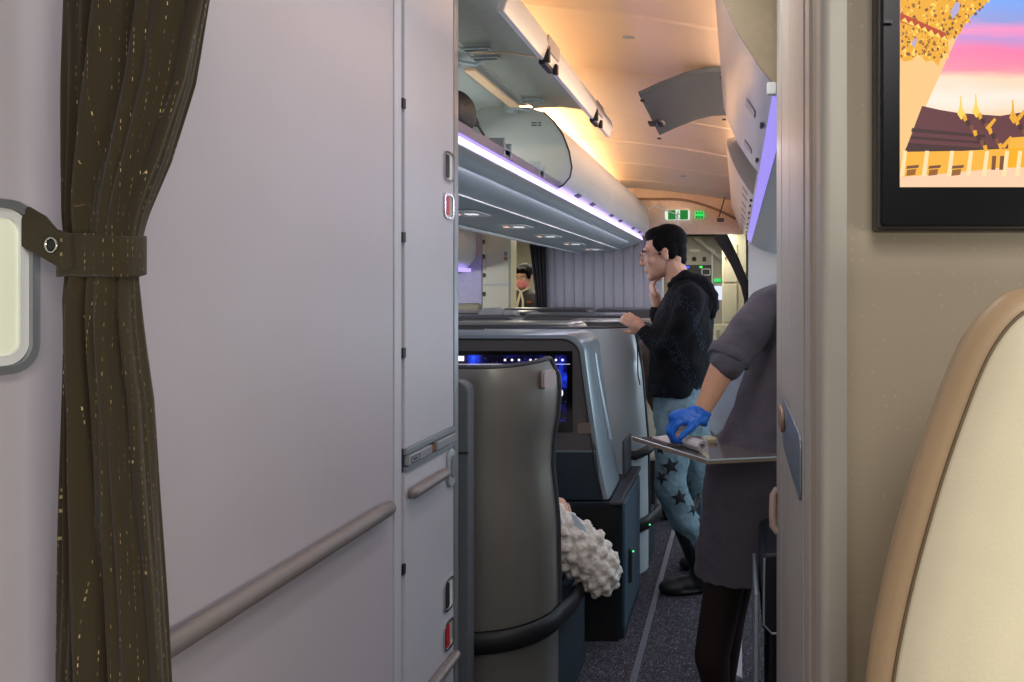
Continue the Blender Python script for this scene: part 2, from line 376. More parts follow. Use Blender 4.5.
def edge_at(py):
    for a, b in zip(edges, edges[1:]):
        if a[0] <= py <= b[0]:
            t = (py-a[0])/(b[0]-a[0]); return a[1]+(b[1]-a[1])*t, a[2]+(b[2]-a[2])*t
    return edges[-1][1:]
D0 = 0.82
rings = []; NU = 220; pys = []
py = -210
while py <= 1540: pys.append(py); py += 10 if -10 < py < 700 else 40
for py in pys:
    L, R_ = edge_at(py); z = H-(py-VY)*D0/F; tie = math.exp(-((py-256)/55.0)**2)
    xl = (L-VX)*D0/F; xr = (R_-VX)*D0/F; cx = (xl+xr)/2; ry = 0.036*(1-0.35*tie); w_ = (R_-L)/2*0.000828*1.05; rx = math.sqrt(w_*w_-(ry*.64)**2)/.766
    ring = []
    for j in range(NU):
        a = 2*PI*j/NU
        ph = 0.9*math.sin(py/170.0)+ (0.7 if py > 256 else 0)
        wv = max(-1, min(1, math.sin(8*a+ph)*0.65+0.45*math.sin(13*a+2.2+ph*1.9)+0.2*math.sin(21*a-ph)))
        k = 1-0.55*(0.5+0.5*wv)*(1-0.35*tie)
        kx = 1-0.12*(0.5+0.5*wv)*(1-.5*tie)
        k2 = k if math.sin(a) < 0.2 else 0.95
        ring.append(Vector((cx+rx*kx*math.cos(a), D0+ry*k2*math.sin(a)*1.0+0.0*k, z)))
    rings.append(ring)
mb = MB().loft(rings[::-1])
cu = build(mb, 'drape', M_curt, ct, ang=75)
def curtain_uv(o, cx, cy):
    me = o.data; uvl = me.uv_layers.new(name='UVMap')
    for p in me.polygons:
        us = []
        for li in p.loop_indices:
            v = me.vertices[me.loops[li].vertex_index].co
            us.append((math.atan2((v.y-cy), (v.x-cx)*0.6)/(2*PI)+0.5, v.z))
        wrap = max(u for u, _ in us)-min(u for u, _ in us) > 0.5
        for li, (u, vv) in zip(p.loop_indices, us):
            uvl.data[li].uv = (u+1 if wrap and u < 0.5 else u, vv/2.2)
curtain_uv(cu, -0.672, 0.82)
# tie-back band and its free tail fixed with a snap
zt = H-(256-VY)*D0/F
def band_ring(z, s=1.0):
    L, R_ = 63, 142; xl = (L-VX)*D0/F; xr = (R_-VX)*D0/F; cx = (xl+xr)/2; rx = 0.0385
    return [Vector((cx+rx*s*math.copysign(abs(math.cos(2*PI*j/60))**0.7, math.cos(2*PI*j/60)), D0+0.027*s*math.copysign(abs(math.sin(2*PI*j/60))**0.7, math.sin(2*PI*j/60)), z+0.0015*math.sin(6*PI*j/60))) for j in range(60)]
tb = MB().loft([band_ring(zt+0.0215, 0.97), band_ring(zt+0.021), band_ring(zt+0.0195, 1.006), band_ring(zt-0.0195, 1.006), band_ring(zt-0.021), band_ring(zt-0.0215, 0.97)])
o = build(tb, 'tie_back_band', M_curt, ct, ang=60); curtain_uv(o, -0.69, 0.82)
dt = 0.79
tail = [P(27, 206, dt), P(10, 240, dt), P(38, 256, dt), P(64, 271, dt), P(72, 268, dt), P(70, 234, dt), P(55, 229, dt), P(44, 216, dt)]
o = build(MB().prism([p for p in tail], (0, 0.004, 0)), 'band_tail', M_curt, ct, bevel=0.0012); curtain_uv(o, -0.6, 0.95)
sn = MB().tube([P(51, 245, dt-0.002)+Vector((0.0058*math.cos(2*PI*i/20), 0, 0.0075*math.sin(2*PI*i/20))) for i in range(21)], 0.0009, 6)
build(sn, 'snap_ring', M_chrome, ct)
build(MB().ell(P(51, 245, dt-0.001), (0.0045, 0.0012, 0.006)), 'snap_button', M_black, ct)
o = build(MB().box((-0.745, 0.79, 1.914), (0.09, 0.85, 1.93)), 'curtain_track', M_alu, None, smooth=False, bevel=0.003)
tag(o, 'slim metal curtain track above the tied olive brown curtain', 'curtain track')

# ------------------------------------------------------------ television on the bulkhead
tv = thing('television', 'black framed television on the beige bulkhead showing a temple at sunset', 'television', (0.48, 0.9, 1.45))
YT = 0.86
def TP(px, py, off=0): return Vector(((px-VX)*YT/F, YT-off, H-(py-VY)*YT/F))
x0 = TP(878.5, 0).x; zb = TP(0, 230).z
Wt = 0.74; Ht = 0.44
build(MB().slab((x0+Wt/2, 0.904, zb+Ht/2), X_, Z_, Wt, Ht, 0.007, 0.030), 'casing', mat('tv_grey_casing', (52, 50, 44), 0.4), tv, bevel=0.003)
build(MB().slab((x0+0.005+Wt/2-0.005, 0.875, zb+0.005+Ht/2-0.005), X_, Z_, Wt-0.010, Ht-0.010, 0.005, 0.014), 'bezel', mat('glossy_black_glass', (5, 6, 8), 0.28, spec=0.25, bump=0), tv, bevel=0.001)
def ramp_emis(name, stops, axis='Z', z0=0, z1=1, s=1.0, distort=0.0, scale=6):
    m = bpy.data.materials.new(name); m.use_nodes = True; nt = m.node_tree; b = nt.nodes['Principled BSDF']
    b.inputs['Base Color'].default_value = (0.01, 0.01, 0.01, 1); b.inputs['Roughness'].default_value = 0.3
    tc = nt.nodes.new('ShaderNodeTexCoord'); sp = nt.nodes.new('ShaderNodeSeparateXYZ'); nt.links.new(tc.outputs['Object'], sp.inputs[0])
    mr = nt.nodes.new('ShaderNodeMapRange'); mr.inputs['From Min'].default_value = z0; mr.inputs['From Max'].default_value = z1
    src = sp.outputs[axis]
    if distort:
        mp = nt.nodes.new('ShaderNodeMapping'); mp.inputs['Scale'].default_value = (1, 1, 6); mp.inputs['Rotation'].default_value = (0, 0.12, 0)
        nt.links.new(tc.outputs['Object'], mp.inputs['Vector'])
        n = nt.nodes.new('ShaderNodeTexNoise'); n.inputs['Scale'].default_value = scale; n.inputs['Detail'].default_value = 4; nt.links.new(mp.outputs['Vector'], n.inputs['Vector'])
        a = nt.nodes.new('ShaderNodeMath'); a.operation = 'MULTIPLY_ADD'; a.inputs[1].default_value = distort; nt.links.new(n.outputs['Fac'], a.inputs[0]); nt.links.new(src, a.inputs[2]); src = a.outputs[0]
    nt.links.new(src, mr.inputs['Value'])
    r = nt.nodes.new('ShaderNodeValToRGB'); el = r.color_ramp.elements
    el[0].position = stops[0][0]; el[0].color = col(*stops[0][1]); el[1].position = stops[-1][0]; el[1].color = col(*stops[-1][1])
    for p, c in stops[1:-1]:
        e = el.new(p); e.color = col(*c)
    nt.links.new(mr.outputs['Result'], r.inputs['Fac']); nt.links.new(r.outputs['Color'], b.inputs['Emission Color']); b.inputs['Emission Strength'].default_value = s
    return m
zs0 = TP(0, 187).z; zs1 = TP(0, -60).z
sky = ramp_emis('sunset_sky_picture', [(0, (255, 200, 150)), (0.33, (255, 215, 170)), (0.42, (255, 240, 225)), (0.49, (255, 222, 190)), (0.53, (250, 150, 170)), (0.60, (255, 130, 175)), (0.66, (200, 150, 215)), (0.69, (255, 150, 200)), (0.73, (150, 160, 225)), (0.82, (125, 170, 250)), (1, (90, 150, 250))], 'Z', zs0, zs1, 1.0, 0.03, 9)
Wp = 0.55
build(MB().box((TP(900, 0).x, YT, zs0), (TP(900, 0).x+Wp, YT+0.001, zs0+0.31)), 'screen_picture', sky, tv, smooth=False)
PM = [emis('pic_cream', (250, 200, 130), 1), emis('pic_gold', (240, 170, 30), 1), emis('pic_red', (190, 60, 15), 1), emis('pic_roof', (96, 44, 50), 1),
      emis('pic_roof_dark', (60, 24, 28), 1), emis('pic_amber', (250, 180, 50), 1), emis('pic_pale', (255, 226, 170), 1), emis('pic_floor', (252, 208, 170), 1),
      emis('pic_brown', (120, 70, 40), 1), emis('pic_lightgold', (255, 214, 90), 1), emis('pic_mirror', (180, 170, 210), 1), emis('pic_deep', (150, 90, 20), 1)]
pm = MB()
def poly(pts, mi, off): pm.add([TP(x, y, off) for x, y in pts], [tuple(range(len(pts)))], mi)
poly([(900, 0), (900, -60), (1000, -60), (985, 0), (960, 30), (925, 108), (912, 145), (904, 168), (900, 178)], 0, .0004)
poly([(922, 106), (940, 110), (958, 113), (1000, 116), (1024, 112), (1060, 110), (1060, 170), (905, 150), (907, 146)], 3, .0005)
poly([(908, 143), (980, 148), (1024, 148), (1060, 146), (1060, 152), (905, 152)], 4, .0006)
poly([(912, 128), (985, 135), (985, 138), (911, 132)], 4, .0006); poly([(911, 136), (985, 142), (985, 144), (910, 139)], 4, .0006)
poly([(902, 152), (962, 151), (1060, 146), (1060, 176), (900, 182), (900, 165)], 5, .0007)
poly([(1008, 138), (1060, 134), (1060, 172), (1008, 172)], 5, .0007)
poly([(900, 177), (940, 174), (1000, 168), (1100, 166), (1100, 187), (900, 187)], 7, .0008)
for i, x in enumerate((903, 925, 950, 969, 985, 1005, 1018)):
    poly([(x, 151), (x+4, 151), (x+1, 176), (x-3.5, 177)], 6, .0009)
for x in (911, 933, 956): poly([(x-4, 166), (x+8, 165), (x+7, 168), (x-5, 169)], 8, .0009); poly([(x-4, 170), (x+5, 169), (x+4, 175), (x-5, 176)], 11, .0009)
for x in (992, 1000): poly([(x, 156), (x+4, 156), (x+3, 170), (x-1, 170)], 8, .0009)
for x, y in ((960, 96), (975, 94), (1012, 100)):
    poly([(x, y), (x+1, y), (x+2, y+12), (x+6, y+20), (x+1, y+24), (x-3, y+18), (x-0.5, y+10)], 9 if x < 1000 else 1, .0009)
    for k in range(7): poly([(x+2+k*3.4, y+20+k*5), (x+6+k*3.4, y+19+k*5), (x+7+k*3.4, y+24+k*5), (x+4+k*3.4, y+26+k*5)], [1, 4, 8][k % 3], .0010)
for x, y in ((1016, 118), (985, 128), (1001, 146)): poly([(x, y), (x+9, y-10), (x+11, y-8), (x+3, y+3)], 1, .0011)
poly([(900, -60), (1000, -60), (990, 0), (975, 12), (966, 22), (960, 34), (948, 40), (948, 50), (942, 54), (938, 66), (932, 60), (926, 62), (918, 54), (912, 60), (904, 62), (900, 58)], 1, .0009)
for i in range(520):
    t = random.random(); yy = -20+random.random()*(78); xmax = 990-max(0, yy)*0.95
    if yy > 40: xmax = 948
    xx = 901+random.random()*(xmax-901); s_ = .7+random.random()*1.6
    a = random.random()*6
    poly([(xx+s_*math.cos(a+k*2*PI/5)*(1 if k % 2 else .6), yy+s_*math.sin(a+k*2*PI/5)) for k in range(5)], random.choice([9, 9, 5, 11, 1, 11, 8]), .0010+random.random()*0.0001)
poly([(900, 13), (945, 33), (947, 40), (900, 22)], 2, .0012)
for k in range(7): poly([(901+k*6.6, 21+k*3), (905+k*6.6, 18+k*3), (908+k*6.6, 24+k*3)], 9, .0013)
poly([(950, 12), (956, 2), (960, 4), (958, 13), (952, 20)], 10, .0013); poly([(911, 44), (915, 38), (917, 40), (914, 48)], 10, .0013)
build(pm, 'temple_picture', PM, tv, smooth=False)
build(MB().box(TP(883, 21, .003), TP(892, 24, .0035)), 'status_mark', M_dark, tv, smooth=False)

# ------------------------------------------------------------ fittings on the right jamb
sp = build(MB().slab((WR-0.0058, 1.31, 1.121), Z_, Y_, 0.095, 0.44, 0.02, 0.003), 'strike_plate', mat('mirror_steel', (150, 160, 175), 0.35, 0.8, 0.03, 20, 0), None, bevel=0.001)
sp['label'] = 'polished steel strike plate on the right door jamb'; sp['category'] = 'strike plate'
kn = build(MB().slab((WR-0.009, 1.50, 1.38-128*1.50/760), Z_, Y_, 0.040, 0.12, 0.018, 0.007), 'latch_knob', mat('wood_tone_knob', (150, 120, 88), 0.4), None, bevel=0.002)
tag(kn, 'small tan oval knob on the right door jamb above the steel plate', 'knob')
hd = MB().tube([(WR-0.004, 1.80, 0.91), (WR-0.014, 1.795, 0.895), (WR-0.016, 1.785, 0.86), (WR-0.016, 1.775, 0.83), (WR-0.004, 1.77, 0.815)], [0.008, 0.009, 0.009, 0.009, 0.008], 10)
tag(build(hd, 'pull_handle', mat('pinkish_handle', (176, 150, 138), 0.4)), 'pinkish vertical pull handle low on the right door jamb', 'handle')

# ------------------------------------------------------------ cream seat at the right edge
st = thing('armchair_seat', 'cream leather aircraft seat with tan border and dark piping at the right edge', 'seat', (0.45, 0.55, 0))
edge = [(850, 1100), (856, 800), (866, 690), (874, 640), (887, 580), (903, 520), (921, 460), (942, 400), (962, 350), (980, 320), (998, 300), (1014, 289), (1040, 284), (1120, 280), (1300, 279)]
DS = 0.60
def sp_(px, py, d=DS): return P(px, py, d)
for _ in range(2):      # round off the outline
    ne = [edge[0]]
    for a, b in zip(edge, edge[1:]):
        ne += [(a[0]*.75+b[0]*.25, a[1]*.75+b[1]*.25), (a[0]*.25+b[0]*.75, a[1]*.25+b[1]*.75)]
    edge = ne+[edge[-1]]
left = [sp_(a, b) for a, b in edge]
def seat_ring(inset, y):
    pts = []
    n = len(left)
    for i, p in enumerate(left):
        t = (left[min(i+1, n-1)]-left[max(i-1, 0)]).normalized(); nn = Vector((t.z, 0, -t.x))
        q = p+nn*inset; pts.append(Vector((q.x, y, max(q.z, 0.42) if i else 0.42)))
    xm = pts[-1].x
    mir = [Vector((2*xm-p.x, y, p.z)) for p in pts[::-1]]
    return pts+mir[1:]
bk = MB().loft([seat_ring(0.03, DS+0.10), seat_ring(0.012, DS+0.06), seat_ring(0.002, DS+0.018), seat_ring(0.003, DS+0.004), seat_ring(0.015, DS-0.004), seat_ring(0.0185, DS-0.005)])
build(bk, 'backrest_border', M_leather2, st, ang=60)
ck = MB().loft([seat_ring(0.017, DS+0.02), seat_ring(0.0190, DS-0.004), seat_ring(0.022, DS-0.009), seat_ring(0.045, DS-0.020), seat_ring(0.09, DS-0.030)])
build(ck, 'backrest_cushion', M_leather, st, ang=60)
pr = seat_ring(0.0185, DS-0.0055)[1:-1]
build(MB().tube(pr, 0.0014, 6), 'piping', mat('dark_piping', (96, 76, 52), 0.5), st)
sm = MB().box((0.16, -0.0, 0.30), (0.84, 0.56, 0.44)); build(sm, 'seat_cushion', M_leather, st, bevel=0.03)
sm = MB().box((0.2, 0.02, 0.0), (0.8, 0.66, 0.30)); build(sm, 'seat_base', M_dark, st, bevel=0.01)

# ------------------------------------------------------------ overhead bins
prof_c = [(-1.12, 1.885), (-0.935, 1.885), (-0.885, 1.91), (-0.852, 1.95), (-0.842, 2.0), (-0.855, 2.08), (-0.885, 2.16), (-0.93, 2.23), (-0.985, 2.28), (-1.06, 2.305), (-1.45, 2.31), (-1.45, 1.885)]
def bin_unit(y0, y1, name, label, prof=prof_c, m=M_bin, group=None):
    t = thing(name, label, 'overhead bin', (prof[0][0]-0.2, (y0+y1)/2, 1.88), group)
    build(MB().prism([(x, y0+0.003, z) for x, z in prof], (0, y1-y0-0.006, 0)), 'bin_body', m, t, ang=35, bevel=0.003)
    return t
closed = []
seg = [(3.86, 5.0), (5.0, 6.1), (6.1, 7.22)]
names = ['nearest of the closed white centre bins, next to the open one', 'middle one of the closed white centre bins', 'farthest closed white centre bin, next to the arched header']
for (a, b), nm in zip(seg, names):
    t = bin_unit(a, b, 'overhead_bin', nm, group='closed centre bins')
    for f in (0.33, 0.7):
        y = a+(b-a)*f
        l = MB().slab((-0.894, y, 1.908), Y_, Vector((0.85, 0, 0.5)), 0.09, 0.026, 0.004, 0.008); build(l, 'bin_latch', M_dark, t, bevel=0.001)
    build(MB().slab((-0.8405, (a+b)/2, 1.995), Y_, Vector((0.0, 0, 1)), 0.012, 0.008, 0.003, 0.002), 'latch_dot', M_psu, t)
# open centre bin
ob = thing('overhead_bin', 'open centre bin with its door raised, grey green inside', 'overhead bin', (-1.2, 2.98, 1.88))
Y0, Y1 = 2.07, 3.858
build(MB().prism([(x, Y1-0.014, z) for x, z in prof_c], (0, 0.013, 0)), 'end_panel', M_binin, ob, bevel=0.002)
build(MB().prism([(x, Y0, z) for x, z in prof_c], (0, 0.013, 0)), 'end_panel', M_binin, ob, bevel=0.002)
# black gasket seen on the rim of the end panel
rim = [Vector((x+0.002, Y1-0.016, z)) for x, z in prof_c[1:9]]
build(MB().tube(rim, 0.004, 6), 'end_gasket', M_black, ob)
inner = [(-1.07, 2.312), (-1.30, 2.30), (-1.42, 2.22), (-1.44, 2.05), (-1.42, 1.93), (-1.38, 1.90), (-1.10, 1.895), (-0.95, 1.89), (-0.93, 1.925), (-0.945, 1.925)]
outl = [(-0.95, 1.882), (-1.12, 1.88), (-1.46, 1.88), (-1.46, 2.32), (-1.06, 2.325)]
outl = [(-0.945, 1.884), (-1.46, 1.884), (-1.46, 2.33), (-1.07, 2.325)]
build(MB().prism([(x, Y0+0.013, z) for x, z in inner+outl], (0, Y1-Y0-0.028, 0)), 'bin_shelf', M_binin, ob, ang=35)
lip = MB().prism([(-0.93, Y0+0.01, 1.886), (-0.905, Y0+0.01, 1.893), (-0.905, Y0+0.01, 1.93), (-0.93, Y0+0.01, 1.928)], (0, Y1-Y0-0.03, 0))
build(lip, 'front_lip', mat('lilac_grey_lip', (126, 124, 150), 0.4), ob, bevel=0.002)
for py_ in (2.98, 3.50):
    g_ = MB().box((-0.96, py_-0.05, 1.90), (-0.90, py_-0.035, 1.968)).box((-0.96, py_+0.035, 1.90), (-0.90, py_+0.05, 1.962)).box((-0.95, py_-0.04, 1.905), (-0.905, py_+0.04, 1.935))
    build(g_, 'lock_block', M_psu, ob, bevel=0.004)
# hinge strip: the orange cove light on it is put into its peach colour
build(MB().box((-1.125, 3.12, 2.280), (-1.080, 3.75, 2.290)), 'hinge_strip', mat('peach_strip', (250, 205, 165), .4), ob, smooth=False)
for yy, arms in ((3.03, (-.17, -.06)), (3.80, (-.17,))):
    g_ = MB().tube([(-1.13, yy-0.03, 2.285), (-1.04, yy-0.01, 2.275), (-1.02, yy+0.0, 2.292)], [0.018, 0.014, 0.01], 8, flat=0.5)
    g_.box((-1.16, yy-0.03, 2.265), (-1.11, yy+0.03, 2.30))
    build(g_, 'hinge_bracket', M_psu, ob, bevel=0.002)
    for a_ in arms: build(MB().ringslab((-0.985, yy+a_, 2.282), Vector((1, 0.0, 0.05)), Y_, 0.11, 0.045, 0.010, 0.009, 0.008), 'hinge_arm', M_alu, ob)
build(MB().ell((-1.28, 2.95, 2.285), (0.05, 0.10, 0.012)).ell((-1.30, 2.75, 2.292), (0.02, 0.08, 0.008)), 'bin_lamp', mat('bin_lamp_lens', (225, 230, 225), 0.3), ob)
tx = MB()
for r, (a, b) in enumerate(((0, .028), (.034, .05))):
    for q in (0, 1): tx.box((-1.045+a, Y1-0.0155, 2.222-q*0.012), (-1.045+b, Y1-0.0145, 2.228-q*0.012))
build(tx, 'printed_placard', M_dark, ob, smooth=False)
# raised door
dprof = [(-1.078, 2.326), (-0.90, 2.338), (-0.78, 2.325), (-0.69, 2.290), (-0.64, 2.235), (-0.635, 2.20), (-0.652, 2.152), (-0.672, 2.158), (-0.662, 2.20), (-0.675, 2.235), (-0.71, 2.27), (-0.79, 2.302), (-0.90, 2.314), (-1.078, 2.316)]
DY0 = 2.11
bd = build(MB().prism([(x, DY0, z) for x, z in dprof], (0, Y1-DY0, 0)), 'bin_door', M_bin, ob, ang=35, bevel=0.004)
# grey green lining on the door's inner side
lin_ = [(-1.03, 2.302), (-0.90, 2.311), (-0.79, 2.299), (-0.712, 2.268), (-0.682, 2.235), (-0.686, 2.233), (-0.715, 2.262), (-0.79, 2.292), (-0.90, 2.304), (-1.03, 2.296)]
sub(build(MB().prism([(x, DY0+0.02, z) for x, z in lin_], (0, Y1-DY0-0.04, 0)), 'door_lining', mat('lining_grey', (140, 142, 134), 0.55), ang=35), bd)
for yy in (2.62, 3.50):
    hh = MB().slab((-0.640, yy, 2.212), Y_, Vector((0.05, 0, 1)), 0.16, 0.05, 0.008, 0.007)
    h1 = sub(build(hh, 'door_latch', mat('latch_beige', (170, 160, 150), 0.4), bevel=0.002), bd)
    hh = MB().box((-0.655, yy-0.075, 2.145), (-0.632, yy-0.055, 2.20)).box((-0.672, yy-0.06, 2.142), (-0.65, yy+0.06, 2.16)).box((-0.655, yy+0.05, 2.14), (-0.635, yy+0.075, 2.175))
    sub(build(hh, 'latch_hook', M_black, bevel=0.003), bd)
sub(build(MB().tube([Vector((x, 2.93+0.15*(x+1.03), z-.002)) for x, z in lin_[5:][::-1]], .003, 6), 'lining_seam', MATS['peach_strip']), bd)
# bag in the open bin
bg = thing('bag', 'black bag in the open overhead bin at its left end', 'bag', (-1.14, 2.95, 1.90))
build(MB().ell((-1.14, 2.72, 2.06), (0.10, 0.28, 0.09)).ell((-1.045, 2.84, 2.05), (0.055, 0.12, 0.075)).cap([(-1.08, 2.85, 2.11), (-1.02, 2.95, 2.03)], [0.035, 0.02]), 'bag_body', mat('black_nylon', (18, 18, 20), 0.6, bump=0.3, bscale=60), bg, remesh=0.012, smoothit=3, disp=(0.02, 0.08))
build(MB().tube([(-1.10, 2.90, 2.06), (-1.03, 2.97, 2.045), (-1.0, 2.99, 1.99), (-1.04, 2.96, 1.95)], 0.006, 6), 'strap', M_black, bg)

# under-bin panel with the mood light strip
up = [(-0.925, 1.884), (-0.915, 1.850), (-0.93, 1.836), (-1.0, 1.80), (-1.12, 1.765), (-1.50, 1.725), (-1.53, 1.74), (-1.9, 1.80), (-2.1, 1.884)]
pu = thing('service_panel', 'grey underside panel of the centre bins with groups of reading lights', 'service panel', (-1.3, 4.6, 1.73))
build(MB().prism([(x, 2.07, z) for x, z in up], (0, 5.15, 0)), 'panel_body', M_psu, pu, ang=25)
build(MB().box((-1.124, 2.07, 1.759), (-1.112, 7.2, 1.764)), 'seam_strip', M_white, pu, smooth=False)
build(MB().box((-1.508, 2.07, 1.720), (-1.488, 7.2, 1.729)), 'seam_strip', M_white, pu, smooth=False)
for k, (px, py) in enumerate(((467, 214), (515, 227), (547, 236.5), (573, 244), (593, 249.5))):
    z_ = 1.742; d = (z_-H)*F/(VY-py); x = (px-VX)*d/F
    z_ = 1.765-(abs(x)-1.12)*0.105
    g_ = build(MB().slab((x, d, z_), X_, -Y_, 0.17, 0.30, 0.07, 0.006), 'light_console', M_bin, pu, bevel=0.001)
    for q in (-1, 0.15, 0.75):
        sub(build(MB().slab((x+q*0.05, d, z_-0.0062), X_, -Y_, 0.026, 0.06, 0.01, 0.002), 'reading_light', emis('reading_lamp_on', (255, 200, 180), 1.1) if q < 0 else emis('reading_lamp_white', (235, 240, 245), 1.0)), g_)
# mood strips (lamps)
ml = thing('mood_light', 'long lilac mood light strip under the white centre bins', 'light strip', (-0.92, 4.6, 1.84))
ya = 2.07
for yb in (3.86, 5.0, 6.1, 7.2):
    s_ = MB().prism([(-0.908, ya+0.006, 1.881), (-0.904, ya+0.006, 1.852), (-0.915, ya+0.006, 1.849), (-0.924, ya+0.006, 1.881)], (0, yb-ya-0.012, 0))
    build(s_, 'light_tube', M_strip, ml, smooth=False); ya = yb
build(MB().prism([(-0.945, 2.07, 1.832), (-0.895, 2.07, 1.845), (-0.893, 2.07, 1.849), (-0.95, 2.07, 1.836)], (0, 5.13, 0)), 'reflector_lip', M_bin, ml, smooth=False)

# right-hand bins
prof_r = [(0.115, 1.875), (0.088, 1.885), (0.055, 1.925), (0.0, 2.01), (-0.04, 2.10), (-0.062, 2.17), (-0.058, 2.20), (-0.02, 2.213), (0.45, 2.215), (0.45, 1.875)]
segr = [(1.87, 3.28), (4.12, 4.75), (4.75, 5.6), (5.6, 6.45), (6.45, 7.2)]
lab = ['closed white bin on the right with a khaki end panel, nearest to the camera', 'first closed bin on the right beyond the open one', 'second closed bin on the right beyond the open one', 'third closed bin on the right beyond the open one', 'last closed bin on the right beside the dark tied curtain']
for (a, b), nm in zip(segr, lab):
    t = bin_unit(a, b, 'overhead_bin', nm, prof_r, group='closed right-hand bins')
    if a < 2.5:
        build(MB().prism([(x, a-0.008, z) for x, z in prof_r], (0, 0.01, 0)), 'end_cap', mat('khaki_end_cap', (160, 142, 112), 0.55), t)
    for f in (0.35, 0.8):
        y = a+(b-a)*f
        nrm = Vector((-0.85, 0, -0.53)); 
        g_ = MB().slab((0.040, y, 1.946), Y_, Vector((-0.55, 0, 0.83)), 0.09, 0.05, 0.006, -0.004)
        build(g_, 'bin_latch', mat('latch_taupe', (176, 166, 166), .4), t, bevel=0.002)
        build(MB().box((0.068, y-0.02, 1.885), (0.080, y+0.02, 1.898)), 'latch_hook', M_dark, t, bevel=0.003)
# the open right bin and its raised door
orb = thing('overhead_bin', 'open bin on the right with its grey door swung up under the ceiling', 'overhead bin', (0.3, 3.42, 1.88))
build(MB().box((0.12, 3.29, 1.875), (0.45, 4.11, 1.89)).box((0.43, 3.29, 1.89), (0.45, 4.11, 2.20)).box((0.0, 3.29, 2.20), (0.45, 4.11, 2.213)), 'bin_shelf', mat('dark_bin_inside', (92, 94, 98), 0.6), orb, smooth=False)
build(MB().box((0.085, 3.29, 1.878), (0.12, 4.11, 1.905)), 'front_lip', M_psu, orb, bevel=0.003)
dd = []
# door arc, from hinge at right to tip at left
pn = [(726, 72), (705, 73), (685, 78), (662, 87), (640, 97)]
arc = [P(px, py, 3.3) for px, py in pn]
top = [Vector((p.x, 0, p.z)) for p in arc]; bot = []
for i, p in enumerate(top):
    t = (top[min(i+1, 4)]-top[max(i-1, 0)]).normalized(); nn = Vector((t.z, 0, -t.x)); bot.append(p-nn*0.022*(-1))
if bot[2].z < top[2].z: pass
outline = [(p.x, p.z) for p in top]+[(p.x, p.z) for p in bot[::-1]]
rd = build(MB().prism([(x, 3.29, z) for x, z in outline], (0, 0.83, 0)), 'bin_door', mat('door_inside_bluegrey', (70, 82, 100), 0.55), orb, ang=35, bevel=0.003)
lowz = min(z for x, z in outline)
cL = P(660, 121, 3.78); 
g_ = MB().ell((cL.x, cL.y, cL.z-0.012), (0.025, 0.07, 0.014)).box((cL.x-0.055, cL.y-0.05, cL.z-0.022), (cL.x-0.02, cL.y+0.03, cL.z-0.01))
sub(build(g_, 'door_latch', M_dark, bevel=0.002), rd)
for px, py, d in ((724, 76, 3.34), (645, 99, 3.34), (661, 137, 4.06), (726, 118, 4.06)):
    c = P(px, py, d); sub(build(MB().slab((c.x-0.01, c.y, c.z-0.006), X_, -Y_, 0.02, 0.03, 0.004, 0.004), 'door_bumper', M_black), rd)
# right strip and service panel
ml2 = thing('mood_light', 'violet mood light strip under the right-hand bins', 'light strip', (0.1, 4.6, 1.86))
ya = 1.87
for yb in (3.28, 4.12, 4.75, 5.6, 6.45, 7.2):
    build(MB().prism([(0.098, ya+0.006, 1.874), (0.085, ya+0.006, 1.862), (0.118, ya+0.006, 1.826), (0.128, ya+0.006, 1.838)], (0, yb-ya-0.012, 0)), 'light_tube', emis('violet_strip', (160, 144, 244), 1.0), ml2, smooth=False)
    ya = yb
pr2 = thing('service_panel', 'grey green underside panel below the right-hand bins', 'service panel', (0.4, 4.6, 1.73))
build(MB().prism([(x, 1.87, z) for x, z in ((0.13, 1.874), (0.124, 1.828), (0.22, 1.76), (0.40, 1.71), (0.72, 1.70), (0.80, 1.874))], (0, 5.33, 0)), 'panel_body', M_psu, pr2, ang=25)
# bin latch box at jamb
bx = build(MB().box((0.070, 1.845, 1.855), (0.094, 1.862, 1.885)), 'bracket_box', M_white, None, bevel=0.003); tag(bx, 'small cream bracket where the nearest right bin meets the jamb', 'bracket')

# ------------------------------------------------------------ header arch and signs
YH = 7.26
hx = [-1.0+0.05*i for i in range(22)]
pts = [(x, YH, 1.915) for x in (-1.0, 0.05)][::-1]
pts = [(x, YH, 1.915) for x in hx[::-1]]+[(x, YH, cz(x, YH)+0.02) for x in hx]
hw = build(MB().prism(pts, (0, 0.06, 0)), 'wall_header', mat('header_tan', (222, 196, 170), 0.45), None, smooth=False); struct(hw)
arcp = []
for i in range(17):
    t = i/16; px = 636+t*100; py = 199+20*(max(0, t-0.35)/0.65)**1.8
    arcp.append(P(px, py, YH-0.015))
struct(build(MB().tube(arcp, 0.012, 8), 'trim_arch', mat('header_edge', (150, 118, 92), 0.5)))
ex = thing('exit_sign', 'green and white exit sign with running figure on the arched header', 'exit sign', P(685.5, 214, YH-0.03))
def HP(px, py, off): return P(px, py, YH-off)
c = HP(677.5, 215, 0.0)
build(MB().slab((c.x, YH, c.z), X_, Z_, 0.235, 0.095, 0.02, 0.03), 'sign_housing', emis('sign_white', (225, 240, 228), 1.0), ex)
g = emis('sign_green', (0, 120, 40), 1.0)
build(MB().box(HP(668, 210, .031), HP(675.5, 219.5, .033)).box(HP(680, 210, .031), HP(688, 219.5, .033)), 'green_panels', g, ex, smooth=False)
fg = MB().cap([HP(678.2, 211.5, .034), HP(678.2, 211.6, .034)], [.006, .006], 8)
